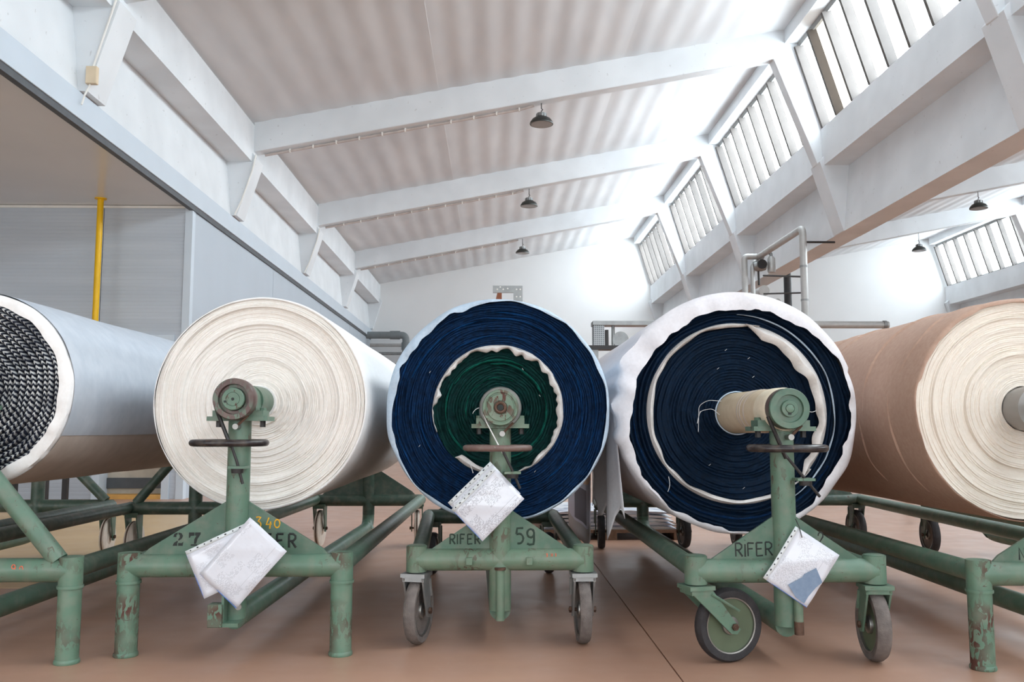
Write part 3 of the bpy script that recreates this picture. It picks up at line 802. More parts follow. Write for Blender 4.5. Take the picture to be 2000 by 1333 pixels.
def make_cart(label, xc, yf, half, L, zc, front, rear, brace='gusset', green='green', pulley='A', handle='black_metal', lean=0, rear_half=None, rear_xc=0, rail_r=.04, group='green steel roll carts'):
    root = empty('roll_cart', (xc, yf, 0), label, 'cart', group)
    G = M[green]; rh = rear_half or half
    ZB = .362
    MB().tube([(-half, 0, ZB), (half, 0, ZB)], .047, 22).build('front_crossbar', G, root)
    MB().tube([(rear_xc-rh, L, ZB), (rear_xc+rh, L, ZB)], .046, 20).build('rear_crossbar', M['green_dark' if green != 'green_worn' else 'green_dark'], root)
    for s in (-1, 1):
        if front == 'leg':
            m = MB().tube([(s*half, 0, .30), (s*half, 0, .415)], .046, 24)
            m.lathe([(.050, -.006), (.0505, 0), (.050, .006)], (s*half, 0, .297), 'z', 24)
            m.tube([(s*half, 0, .012), (s*half, 0, .295)], .0445, 24)
            m.lathe([(.0475, 0), (.0495, .004), (.048, .014), (.045, .018)], (s*half, 0, 0), 'z', 24)
            m.build('leg', M['green_leg'], root)
        else:
            m = MB().tube([(s*half, 0, .312), (s*half, 0, .42)], .045, 24)
            m.lathe([(.040, 0), (.041, .003), (.03, .006)], (s*half, 0, .42), 'z', 24)
            m.build('caster_sleeve', G, root)
    # posts
    MB().tube([(0, 0, .30), (0, 0, zc-.085)], .047, 24).build('front_post', G, root)
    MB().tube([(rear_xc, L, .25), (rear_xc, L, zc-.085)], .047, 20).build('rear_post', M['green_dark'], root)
    # gussets or braces
    if brace == 'gusset':
        gw = min(half-.05, .395)
        ps = [(-gw, .402), (-gw+.03, .432), (-.02, .64), (.02, .64), (gw-.03, .432), (gw, .402)] if front == 'leg' else [(-.305, .402), (-.02, .592), (.02, .592), (.305, .402)]
        gp = MB().prism_y(ps, -.006, .006).build('gusset_plate', M['green_clean'], root)
        MB().prism_y([(rear_xc+a*rh/half, b) for a, b in ps], L-.006, L+.006).build('gusset_plate', M['green_dark'], root)
    else:
        gp = None
        for s in (-1, 1):
            MB().tube([(s*(half-.05), 0, .40), (s*.05, 0, .84)], .037, 16).build('brace', G, root)
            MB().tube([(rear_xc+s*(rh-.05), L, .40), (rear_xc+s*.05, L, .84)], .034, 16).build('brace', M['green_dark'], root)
    # rails and spine
    for s in (-1, 1):
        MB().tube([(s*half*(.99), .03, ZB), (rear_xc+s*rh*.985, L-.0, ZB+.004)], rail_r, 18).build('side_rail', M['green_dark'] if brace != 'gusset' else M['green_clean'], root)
    MB().tube(bend([(rear_xc, L, .33), (rear_xc, L, .17), (rear_xc*.9, L-.15, .15), (0, .0, .15)], .09), .046, 18).build('spine_tube', M['green_clean'], root)
    MB().tube([(0, 0, .15), (0, 0, .32)], .047, 20).build('lower_post', G, root)
    # bearing blocks front and rear
    for (y, x, mt) in ((0, 0, G), (L, rear_xc, M['green_dark'])):
        m = MB().box(x-.125, x+.125, y-.05, y+.075, zc-.088, zc-.070)
        m.box(x-.105, x+.105, y-.038, y+.06, zc-.070, zc-.045)
        m.prism_y([(x-.072, zc-.05), (x+.072, zc-.05)] + [(x+.072*math.cos(R(a)), zc+.072*math.sin(R(a))) for a in range(0, 181, 15)], y-.03, y+.055)
        bb = m.build('bearing_block', mt, root)
        for sx in (-1, 1):
            MB().lathe([(.014, 0), (.014, .012)], (x+sx*.092, y+.01, zc-.045), 'z', 6).build('bolt', mt, bb)
            MB().lathe([(.012, -.026), (.012, 0)], (x+sx*.092, y+.01, zc-.088), 'z', 6).build('bolt', M['dark_steel'], bb)
    # brake pulley
    py = -.055
    MB().tube([(0, -.055, zc), (0, .08, zc)], .02, 12).build('stub_shaft', M['steel'], root)
    if pulley == 'A':
        p = MB().lathe([(.084, 0), (.086, -.006), (.086, -.05), (.082, -.056), (.063, -.056), (.06, -.040), (.048, -.040), (.048, 0)], (0, py, zc), 'y', 48).build('brake_pulley', M['brown_rim'], root)
        MB().lathe([(.046, -.03), (.046, -.06), (.043, -.063), (.0285, -.063), (.028, -.060), (.027, -.064), (.006, -.064), (.005, -.058)], (0, py, zc), 'y', 40).build('pulley_hub', M['green'], p)
        MB().lathe([(.0055, -.0655), (.0055, -.06)], (0, py, zc), 'y', 12).build('centre_hole', M['ink'], p)
        MB().box(-.036, -.026, py-.0645, py-.05, zc-.014, zc-.006).build('key', M['ink'], p)
    elif pulley == 'B':
        p = MB().lathe([(.08, 0), (.092, -.0), (.0925, -.008), (.089, -.014), (.08, -.012)], (0, py+.02, zc), 'y', 48).build('brake_drum', M['steel'], root)
        q = MB().lathe([(.076, -.005), (.078, -.012), (.078, -.045), (.075, -.05), (.066, -.05), (.064, -.046), (.060, -.046), (.057, -.05), (.03, -.05), (.028, -.046)], (0, py, zc), 'y', 48).build('brake_pulley', M['green_worn'], root)
        MB().lathe([(.027, -.04), (.027, -.058), (.022, -.062), (.016, -.060), (.014, -.052)], (0, py, zc), 'y', 28).build('pulley_hub', M['rust'], q)
        MB().lathe([(.013, -.056), (.004, -.0555)], (0, py, zc), 'y', 16).build('centre_hole', M['ink'], q)
    else:
        p = MB().lathe([(.078, 0), (.08, -.004), (.08, -.058), (.078, -.062), (.055, -.062), (.053, -.050), (.034, -.050), (.033, -.062), (.032, -.064), (.018, -.064), (.017, -.058), (.0, -.058)], (0, py, zc), 'y', 48).build('brake_pulley', M['green_clean'], root)
        MB().lathe([(.016, -.056), (.016, -.066), (.012, -.068), (.0, -.068)], (0, py, zc), 'y', 24).build('pulley_hub', M['green'], p)
        MB().box(-.008, .004, py-.067, py-.05, zc-.024, zc-.016).build('key', M['ink'], p)
        MB().lathe([(.0815, -.004), (.0815, -.05)], (0, py, zc), 'y', 44, False).build('brake_lining', M['brown_rim'], p)
    # brake strap: round the pulley, down to the tension rod
    sx = -.066 if pulley != 'B' else -.06
    ty, tz = -.085, zc-.195
    ex = sx+.055 if pulley != 'B' else .01
    strap = [(sx-.012, ty, zc-.03), (sx, ty, zc-.062), (ex, ty, tz)]
    if pulley == 'B':
        MB().tube(strap, .003, 6).build('brake_wire', M['thread'], root)
    else:
        MB().tube(strap, .008, 8, squash_y=1.6).build('brake_strap', M['dark_steel'], root)
    MB().tube([(.055, ty, zc-.065), (.03, ty, zc-.09), (.01, ty, zc-.11)], .006, 6).build('strap_end', M['rust'], root)
    MB().lathe([(.012, -.1), (.012, -.055), (.008, -.045)], (.008, -.0, zc-.112), 'y', 14).build('strap_pin', M['steel'], root)
    # hoop handle welded round the post
    hz = zc-.178 if pulley == 'A' else zc-.172 if pulley == 'B' else zc-.155
    hr = .0145 if pulley != 'B' else .0135
    hp = [(.145*math.copysign(abs(math.cos(a))**.75, math.cos(a)), -.105+.10*math.sin(a), hz) for a in [2*math.pi*i/40 for i in range(40)]]
    if pulley == 'B': hp = [(x*.93, y, z) for x, y, z in hp]
    MB().tube([(x-.012*(lean != 0), y, z) for x, y, z in hp], hr, 12, closed=True).build('hoop_handle', M[handle], root)
    # tension rod, leaning
    d = lean or .0
    rod = empty_part = MB().tube([(ex, ty, tz+.01), (ex+.02+d*.3, ty, tz-.06), (ex+.035+d*.8, ty+.005, tz-.15)], .006, 8)
    rod = rod.build('tension_rod', M['dark_steel'], root)
    bx = ex+.02+d*.45
    MB().box(bx-.035, bx+.035, ty-.014, -.03, tz-.088, tz-.078).build('rod_bracket', G, rod)
    MB().lathe([(.024, -.018), (.026, 0)], (bx, ty, tz-.088), 'z', 14).build('wing_nut', M['dark_steel'], rod)
    # casters
    for s in (-1, 1):
        fr, kind = rear
        caster(root, rear_xc+s*(rh-.035), L+.0, ZB-.03, fr, .05 if kind == 'white' else .055, R(90+4*s), kind, offs=.02)
    return root, gp

# --- cart 1 (left of centre, cream roll)
c1, gp = make_cart('green roll cart on fixed legs stencilled 27, carrying the cream roll', -1.066, 3.80, .437, 3.44, 1.045, 'leg', (.142, 'white'), pulley='A', lean=.02, rear_half=.42, rear_xc=.07, green='green')
stencil(gp, -.0065, -.239, -.172, .47, .054)
lettering([('3', .090, .537, .046, .0028), (',', .112, .527, .046, .0025), ('4', .133, .534, .046, .0028), ('0', .166, .536, .044, .0028)], M['chalk'], gp, -.0065, 'chalk_number')
lettering([(g, .033+.0495*i, .462, .056, .0045) for i, g in enumerate('RIFER')], M['ink'], gp, -.0065)
lettering([('2', -.055-.0, .0, .001, .0001)], M['ink'], gp, .004, 'paint_speck') if False else None
m = MB().box(-.075, -.018, -.12, -.06, .135, .225); m.build('tow_lug', M['green_rusty'], c1, bevel=.003)
MB().box(-.03, .045, -.11, .02, .135, .15).build('tow_plate', M['green'], c1)
MB().lathe([(.013, -.008), (.013, 0)], (.03, -.05, .205), 'y', 14).build('tow_bolt', M['steel'], c1)
MB().box(-.025, -.015, -.1, .0, .15, .26).build('tow_plate', M['green'], c1)

# --- cart 2 (centre, navy and green roll)
c2, gp = make_cart('green roll cart numbered 59 on swivel casters, carrying the navy and green roll', .027, 3.95, .360, 1.93, 1.015, 'caster', (.13, 'black'), pulley='B', handle='handle_brown', lean=.05, rear_half=.41, rear_xc=-.045, green='green_worn')
lettering([(g, x, .449, .042, .0034) for g, x in zip('RIFER', (-.206, -.184, -.162, -.130, -.098))], M['ink_green'], gp, -.0065)
lettering([('5', .084, .463, .066, .0045), ('9', .132, .459, .066, .0045)], M['ink_green'], gp, -.0065, 'painted_number')
caster(c2, -.360, 0, .308, .143, .052, R(76), 'grey', .035)
caster(c2, .360, 0, .308, .143, .052, R(92), 'grey', .035)
MB().tube([(0, -.052, .325), (0, -.052, .115)], .019, 14).build('tow_pin', M['green_worn'], c2)
MB().lathe([(.024, -.005), (.024, .005)], (0, -.052, .33), 'z', 16).build('pin_collar', M['rust'], c2)
for x in (-.132, .125): MB().box(x-.014, x+.014, -.062, -.04, .345, .377).build('stop_block', M['green_worn'], c2, bevel=.003)
lettering([('3', .20, .385, .012, .0022), ('N', .222, .386, .012, .0022), ('3', .238, .386, .01, .002)], M['red_chalk'], c2, -.0445, 'chalk_scribble')

# --- cart 3 (right of centre, navy roll in white wrap)
c3, gp = make_cart('green roll cart on rubber casters, carrying the white-wrapped navy roll', 1.161, 3.62, .358, 3.45, 1.003, 'caster', (.13, 'black'), pulley='C', lean=.12, rear_half=.36, rear_xc=0, green='green')
lettering([(g, x, z, .052, .0032) for g, x, z in zip('RiFER', (-.186, -.160, -.137, -.102, -.066), (.444, .443, .445, .446, .448))], M['ink'], gp, -.0065)
lettering([('2', .145, .487, .05, .0028)], M['ink'], gp, -.0065, 'painted_number')
caster(c3, -.358, 0, .308, .145, .055, R(16), 'green', .14)
caster(c3, .358, 0, .308, .143, .058, R(86), 'dusty', .04)
MB().tube([(.03, -.055, .30), (.03, -.055, .13)], .018, 14).build('tow_pin', M['green_worn'], c3)
MB().lathe([(.0185, 0), (.0185, .05)], (.03, -.055, .125), 'z', 14).build('pin_tip', M['rust'], c3)

# --- cart 0 (far left, knit roll)
c0, _ = make_cart('green roll cart with diagonal braces and scuffed leg at left edge', -2.165, 3.69, .475, 2.85, 1.09, 'leg', (.135, 'white'), brace='diag', pulley='A', rear_half=.47, rear_xc=.03)
lettering([('9', .27, .375, .03, .0022), ('0', .30, .376, .026, .0022)], M['red_chalk'], c0, -.0455, 'chalk_scribble')
# --- cart 4 (far right, brown roll)
c4, gp = make_cart('green roll cart on fixed legs at the right edge under the brown roll', 2.335, 3.53, .445, 3.68, 1.012, 'leg', (.142, 'black'), pulley='C', rear_half=.52, rear_xc=.08, green='green')
lettering([('N', -.272, .437, .046, .004)], M['ink'], gp, -.0065)
# --- carts whose far ends alone are in view
cm, _ = make_cart('green roll cart behind the knit roll, only its far end in view', -3.36, 3.9, .5, 2.85, 1.09, 'leg', (.135, 'white'), brace='diag', pulley='A', rear_half=.55, rear_xc=-.0)
c5, _ = make_cart('dark green roll cart beyond the brown roll, only rear wheel and rails in view', 3.66, 3.55, .45, 3.15, 1.012, 'leg', (.142, 'black'), pulley='C', rear_half=.45)

# ------------------------------------------------------------------ rolls
def anoise(seed, n=5, lo=1):
    r = random.Random(seed)
    ks = [(r.uniform(.4, 1)/(i+1)**.5, lo+i*2+r.randint(0, 2), r.uniform(0, 6.28)) for i in range(n)]
    return lambda a: sum(w*math.sin(k*a+p) for w, k, p in ks)

def face_rings(r0, r1, layers, seg=160, seed=1, ridge=.006, wave=.004, wob=.002, steps=(), y0=0.0, drift=.006):
    """end face of a wound roll: every layer a ridge with a groove; returns an MB with uv list; looks along -y"""
    r = random.Random(seed)
    m = MB()
    rows = []; vrow = []
    fa = anoise(seed+5, 5, 2); fb = anoise(seed+9, 6, 5)
    off = 0
    for i in range(layers):
        ra = r0+(r1-r0)*i/layers; dr = (r1-r0)/layers
        off = off*.7 + r.uniform(-1, 1)*drift
        ph = r.uniform(-.5, .5); amp = wave*r.uniform(.4, 1.4); rid = ridge*r.uniform(.5, 1.3)
        st = sum(h for (rr, h) in steps if ra >= rr)
        for k, (t, yy) in enumerate(((0.0, .0), (.3, -rid), (.72, -rid*1.05))):
            row = []
            for j in range(seg):
                a = 2*math.pi*j/seg
                rad = ra+dr*t + wob*fa(a+ph*.3)*min(1, (i+.5)/4) + wob*.4*fb(a*1.0+ph)
                y = y0+st+off+yy - (amp*fb(a+ph) if k else amp*.4*fb(a+ph))
                row.append((rad*math.cos(a), y, rad*math.sin(a)))
            rows.append(row); vrow.append(i+t)
    last = [(r1*math.cos(2*math.pi*j/seg), y0+sum(h for _, h in steps)+.003, r1*math.sin(2*math.pi*j/seg)) for j in range(seg)]
    rows.append(last); vrow.append(layers)
    vs = [p for row in rows for p in row]; fs = []; uv = []
    for i in range(len(rows)-1):
        for j in range(seg):
            k = (j+1) % seg
            fs.append((i*seg+j, i*seg+k, (i+1)*seg+k, (i+1)*seg+j))
            ra = r0+(r1-r0)*vrow[i]/layers
            n = max(4, round(2*math.pi*(r0+(r1-r0)*int(vrow[i])/layers)/.021))
            u0 = n*j/seg; u1 = n*(j+1)/seg
            uv.append(((u0, vrow[i]), (u1, vrow[i]), (u1, vrow[i+1]-1e-3), (u0, vrow[i+1]-1e-3)))
    m.add(vs, fs); m.uvq = uv
    return m

def put_uv(o, quads):
    me = o.data
    lay = me.uv_layers.new(name='UVMap')
    for p, q in zip(me.polygons, quads):
        for li, c in zip(p.loop_indices, q): lay.data[li].uv = c

def wound(name, mat, parent, m, angle=50):
    o = m.build(name, mat, parent, angle=angle, fix=False)
    if hasattr(m, 'uvq'): put_uv(o, m.uvq)
    return o

def shell(name, mat, parent, Rr, y0, y1, seg=128, inner=None, curl=.02, seed=3, rip=.004, a0=0, a1=360, bulge=.004, sag=None, rows=10, back=True):
    """outer wrap: cylinder skin from y1 to y0 whose front edge curls in over the rim to inner(angle)"""
    f = anoise(seed, 6, 3); g = anoise(seed+3, 7, 6)
    full = (a1-a0) >= 360
    n = seg if full else seg+1
    vs = []; rowsv = []
    prof = []
    for i in range(rows): prof.append(('b', i/(rows-1)))
    nrow = 0
    for i in range(rows):
        t = i/(rows-1); y = y1+(y0-y1)*t
        for j in range(n):
            a = R(a0+(a1-a0)*j/seg)
            rr = Rr + bulge*math.sin(3.1*t*3+f(a))*t*(1-t)*2 + rip*.5*g(a)*t
            if sag: rr += sag(a, t)
            vs.append((rr*math.cos(a), y, rr*math.sin(a)))
        nrow += 1
    if inner:
        for t in (.25, .6, 1.0):
            for j in range(n):
                a = R(a0+(a1-a0)*j/seg)
                ri = inner(a)
                base = Rr + rip*.5*g(a) + (sag(a, 1) if sag else 0)
                rr = base+(ri-base)*t
                y = y0 - curl*math.sin(t*math.pi*.62)*(1+.35*f(a*1.7)) - rip*g(a*2+1)*t
                vs.append((rr*math.cos(a), y, rr*math.sin(a)))
            nrow += 1
    fs = []
    for i in range(nrow-1):
        for j in range(seg):
            k = (j+1) % n if full else j+1
            fs.append((i*n+j, (i+1)*n+j, (i+1)*n+k, i*n+k))
    if back and full: fs.append(tuple(range(n)))
    m = MB().add(vs, fs)
    o = m.build(name, mat, parent, angle=60)
    return o

def ribbon(name, mat, parent, rin, rout, y0, a0, a1, seg=180, depth=.03, seed=1, rip=.006, thick=.003):
    """selvage strip or painted highlight band standing out of the end face: rout(a) at the face, rin(a) at its free ragged edge"""
    f = anoise(seed, 6, 5); g = anoise(seed+1, 8, 17)
    n = seg+1; vs = []
    for (t, dy) in ((0, .012), (0, -.2), (.45, -1.0), (1.0, -.75)):
        for j in range(n):
            a = R(a0+(a1-a0)*j/seg)
            ro, ri = rout(a), rin(a)
            sp_ = j/seg; tp = min(1, 9*min(sp_, 1-sp_)+.12)
            rr = ro+(ri-ro)*t*tp
            y = y0 + (dy if dy > 0 else dy*depth*(1+.25*f(a))) - rip*t*g(a)*.6
            vs.append((rr*math.cos(a), y, rr*math.sin(a)))
    fs = [(i*n+j, (i+1)*n+j, (i+1)*n+j+1, i*n+j+1) for i in range(3) for j in range(seg)]
    o = MB().add(vs, fs).build(name, mat, parent, angle=60)
    s = o.modifiers.new('thickness', 'SOLIDIFY'); s.thickness = thick; s.offset = 0
    return o

def thread(parent, pts, r=.0013, name='loose_thread'):
    return MB().tube(bend(pts, .02) if len(pts) > 2 else pts, r, 5).build(name, M['thread'], parent)

def core(parent, r, y0, y1, mat, shaft=(-.1, None)):
    m = MB().lathe([(r*.86, 0), (r, 0), (r, y1-y0), (r*.86, y1-y0)], (0, y0, 0), 'y', 40)
    return m.build('core_tube', mat, parent)

# --- cream roll
r1 = empty('fabric_roll', (-1.05, 4.05, 1.042), 'cream white fabric roll on the cart stencilled 27', 'fabric roll', 'large fabric rolls')
wound('wound_layers', M['cream_face'], r1, face_rings(.07, .474, 46, 200, 11, .003, .0018, .0014, ((.10, .012), (.345, -.012), (.362, .012), (.43, -.016), (.445, .018)), drift=.0045))
shell('outer_layer', M['white_cloth'], r1, .478, .006, 2.9, 128, lambda a: .470, .008, 5, .001)
core(r1, .074, -.02, 2.95, M['white_cloth'])
MB().lathe([(.030, 0), (.030, 3.3)], (0, -.2, 0), 'y', 20).build('steel_shaft', M['green_dark'], r1)
MB().lathe([(.066, -.2), (.0665, -.02)], (.0, 0, .002), 'y', 32).build('core_plug', M['green_clean'], r1)
vs = [(-.18, -.06, -.05), (-.08, -.07, .01), (-.06, -.03, -.06)]
m = MB().add([(-.155, -.10, -.028), (-.09, -.11, .012), (-.075, -.10, -.04), (-.15, -.095, -.03), (-.09, -.10, .01), (-.075, -.09, -.044)], [(0,1,2), (5,4,3), (0,3,4,1), (1,4,5,2), (2,5,3,0)])
m.build('loose_corner', M['white_cloth'], r1)

# --- navy and green roll
r2 = empty('fabric_roll', (.019, 4.15, 1.012), 'navy velvet roll with a bottle green centre, thin pale blue rim', 'fabric roll', 'large fabric rolls')
wound('navy_layers', M['blue_face'], r2, face_rings(.298, .506, 20, 200, 21, .008, .006, .003, (), drift=.009))
wound('green_layers', M['green_face'], r2, face_rings(.085, .298, 17, 180, 31, .008, .006, .003, ((.2, -.01),), y0=.012, drift=.009))
w2 = anoise(44, 6, 3); w3 = anoise(46, 7, 9)
ribbon('white_selvage', M['selvage'], r2, lambda a: .280 + .005*w2(a) + .0045*w3(a) + .004*w3(a*2.3) + .008*math.cos(a-R(215)), lambda a: .300 + .002*w2(a), -.004, -75, 200, 200, .03, 3)
ribbon('white_selvage', M['selvage'], r2, lambda a: .268 + .005*w3(a), lambda a: .294, -.004, 228, 258, 40, .034, 6)
for (mt, rr, a0, a1, sd, wd) in (('navy_highlight', .345, 20, 130, 3, .006), ('navy_highlight', .392, 300, 400, 4, .007), ('navy_highlight', .425, 40, 160, 5, .006), ('navy_highlight', .455, -30, 100, 6, .008), ('navy_highlight', .475, 150, 215, 7, .008), ('navy_highlight', .36, 180, 300, 8, .004),
        ('teal_highlight', .235, 60, 150, 9, .009), ('teal_highlight', .215, 20, 100, 10, .008), ('teal_highlight', .245, 150, 235, 11, .006), ('teal_highlight', .225, -80, 20, 12, .006), ('teal_highlight', .15, 60, 200, 13, .003)):
    ff = anoise(sd*7, 6, 4)
    ribbon('velvet_highlight', M[mt], r2, lambda a, rr=rr, wd=wd, ff=ff: rr-wd*(1+.35*ff(a)), lambda a, rr=rr, ff=ff: rr+.002*ff(a*.7), -.004 if 'navy' in mt else .0, a0, a1, 90, .014, sd, .003, .0015)  # lighter ribbons stand in for highlights on the velvet layers
def inner2(a):
    d = math.degrees(a) % 360
    k = .500 + .003*w3(a)
    if 95 < d < 205: k -= .024*math.sin((d-95)/110*math.pi)**.6*(1+.3*w2(a*2.3)+.15*w3(a*2))
    elif 205 <= d < 300: k -= .001
    elif d < 50 or d > 340: k -= .003
    return k
shell('outer_wrap', M['pale_blue'], r2, .514, -.02, 1.52, 160, inner2, .026, 8, .003)
core(r2, .088, -.02, 1.58, M['steel'])
MB().lathe([(.03, 0), (.03, 1.95)], (0, -.2, 0), 'y', 20).build('steel_shaft', M['green_dark'], r2)
for k, (a, rr) in enumerate(((152, .36), (20, .2), (300, .33), (60, .22), (205, .40))):
    p = Vector((rr*math.cos(R(a)), -.02, rr*math.sin(R(a))))
    thread(r2, [p, p+Vector((.006, -.004, .008*(-1)**k))], .001, 'lint')
thread(r2, [(-.115, -.12, -.02), (-.105, -.13, -.0), (-.085, -.12, .006)], .0018)
thread(r2, [(-.13, -.03, -.24), (-.122, -.035, -.262), (-.114, -.03, -.288)], .0018)

# --- navy roll in white wrap
r3 = empty('fabric_roll', (1.163, 4.30, 1.000), 'navy roll in a loose ragged white wrap with a long cardboard core', 'fabric roll', 'large fabric rolls')
wound('inner_layers', M['blue_deep'], r3, face_rings(.098, .425, 24, 200, 51, .006, .004, .002, ((.21, -.012), (.34, -.006)), y0=.02, drift=.007))
wound('outer_layers', M['blue_deep'], r3, face_rings(.425, .56, 8, 200, 61, .012, .006, .004, ((.455, .02), (.49, -.02)), drift=.012))
q1 = anoise(71, 6, 2); q2 = anoise(73, 8, 7)
ribbon('white_selvage', M['selvage'], r3, lambda a: .412 + .004*q1(a) + .004*q2(a), lambda a: .432, -.01, 75, 322, 220, .035, 9)
ribbon('white_selvage', M['selvage'], r3, lambda a: .378 - .03*math.exp(-((math.degrees(a)-38)/18)**2) + .005*q1(a*1.2) + .005*q2(a), lambda a: .430, -.01, -48, 84, 120, .05, 12, .012)
ribbon('pale_edge', M['pale_blue'], r3, lambda a: .470 + .002*q2(a), lambda a: .478, .0, -60, 88, 120, .014, 13, .003)
ribbon('pale_edge', M['blue_face'], r3, lambda a: .494 + .002*q2(a), lambda a: .503, .0, 170, 330, 120, .016, 14, .003)
def inner3(a):
    d = math.degrees(a) % 360
    tb = [(0, .540), (30, .538), (60, .512), (85, .494), (150, .492), (180, .516), (205, .545), (270, .552), (300, .545), (325, .518), (345, .515), (360, .540)]
    for (d0, v0), (d1, v1) in zip(tb, tb[1:]):
        if d0 <= d <= d1: k = v0+(v1-v0)*(d-d0)/(d1-d0)
    return k + .004*q1(a*1.4) + .005*q2(a) + .003*q2(a*2.7)
def sag3(a, t):
    d = math.degrees(a) % 360
    s = .0
    if 20 < d < 160: s += .012
    if 130 < d < 215: s += .020*math.sin((d-130)/85*math.pi)*t**3*(1+.5*q2(a*2))
    return s
shell('outer_wrap', M['wrap_white'], r3, .572, -.03, 2.6, 180, inner3, .03, 17, .006, sag=sag3, rows=16)
m = MB().lathe([(.080, 0), (.089, -.0), (.090, .12), (.097, .74), (.097, .78)], (0, -.72, 0), 'y', 48)
ct_ = m.build('core_tube', M['card'], r3)
for y, w in ((-.46, .004), (-.40, .006), (-.36, .005)):
    MB().lathe([(.0925, y), (.0945, y+.002), (.0948, y+.004+w), (.093, y+.008+w)], (0, 0, .0), 'y', 48, False).build('tape_band', M['taupe_wrap'], ct_)
MB().lathe([(.0, -.732), (.083, -.732), (.089, -.722), (.0905, -.66), (.0905, -.60)], (0, 0, 0), 'y', 48, False).build('end_cloth', M['linen'], ct_)
MB().lathe([(.03, 0), (.03, 3.6)], (0, -.75, 0), 'y', 20).build('steel_shaft', M['green_dark'], r3)
MB().lathe([(.0985, .0), (.105, -.015), (.100, -.02)], (0, .0, 0), 'y', 48, False).build('core_ring', M['pale_blue'], ct_)
thread(r3, [(-.10, -.08, -.01), (-.135, -.09, .02), (-.185, -.06, .01), (-.19, -.05, -.01), (-.2, -.05, -.05)], .0014)
thread(r3, [(-.09, -.08, .055), (-.15, -.07, .06), (-.19, -.05, .035), (-.195, -.05, -.09)], .0014)
thread(r3, [(.30, -.07, .02), (.33, -.1, -.0), (.36, -.08, .01)], .0014)
thread(r3, [(-.34, -.05, -.30), (-.335, -.06, -.34), (-.345, -.05, -.37)], .0016)
for (x, z) in ((-.09, .21), (.06, .26), (-.14, -.25), (.02, -.36), (-.05, .3), (.08, .17)):
    thread(r3, [(x, -.012, z), (x+.010, -.014, z+.008)], .0009, 'lint')
# hanging tail of the wrap and the printed cloth behind it
def flap(name, mat, parent, ya, yb, z0, zl, xo, seed, uv=False, nu=16, nv=20, amp=.02):
    f = anoise(seed, 4, 1); vs = []; fs = []; q = []
    for i in range(nv+1):
        t = i/nv
        for j in range(nu+1):
            s = j/nu
            y = ya+(yb-ya)*s
            zb = zl(s)
            z = z0+(zb-z0)*t
            x = xo + amp*(.3+t)*math.sin(s*9+seed+.6*f(s*3)) + amp*.8*t*f(s*2+1)
            vs.append((x, y+.01*t*math.sin(s*20+t*5), z))
    for i in range(nv):
        for j in range(nu):
            a = i*(nu+1)+j
            fs.append((a, a+1, a+nu+2, a+nu+1))
            q.append(((j/nu, 1-i/nv), ((j+1)/nu, 1-i/nv), ((j+1)/nu, 1-(i+1)/nv), (j/nu, 1-(i+1)/nv)))
    m = MB().add(vs, fs)
    o = m.build(name, mat, parent, angle=70, fix=False)
    if uv: put_uv(o, q)
    s = o.modifiers.new('thickness', 'SOLIDIFY'); s.thickness = .002
    return o
flap('hanging_tail', M['wrap_white'], r3, .02, .72, .05, lambda s: -.50-.13*math.exp(-((s-.35)/.16)**2)+.05*math.sin(s*22), -.592, 2.0, amp=.022)
o = flap('printed_cloth', M['blocks'], None, 0, 1.75, .1, lambda s: -.80+.10*(abs(s-.5)*2)**4, 0, 5.0, True, amp=.008)
o.location = (.560, 5.15, 1.0); tag(o, 'hanging printed cloth with grey, peach and black blocks between the navy rolls', 'cloth')

# --- knit roll at the left edge
r0 = empty('fabric_roll', (-2.185, 3.80, 1.09), 'grey-blue wrapped roll of thick black and white knit at left edge', 'fabric roll', 'large fabric rolls')
kn = face_rings(.075, .366, 12, 220, 81, .02, .003, .005, (), y0=.012, drift=.008)
wound('knit_layers', M['knit'], r0, kn)
k1 = anoise(91, 5, 3)
shell('white_liner', M['white_cloth'], r0, .408, .002, 2.4, 140, lambda a: .364 + .003*k1(a*1.5), .014, 19, .003)
shell('outer_wrap', M['grey_wrap'], r0, .414, .02, 2.45, 110, None, 0, 23, .001, -28, 214, .006, rows=14, back=False)
shell('under_wrap', M['taupe_wrap'], r0, .4125, .03, 2.44, 60, None, 0, 27, .001, 206, 336, .008, rows=14, back=False)
core(r0, .078, -.02, 2.5, M['card'])
MB().lathe([(.03, 0), (.03, 2.85)], (0, -.18, 0), 'y', 20).build('steel_shaft', M['green_dark'], r0)

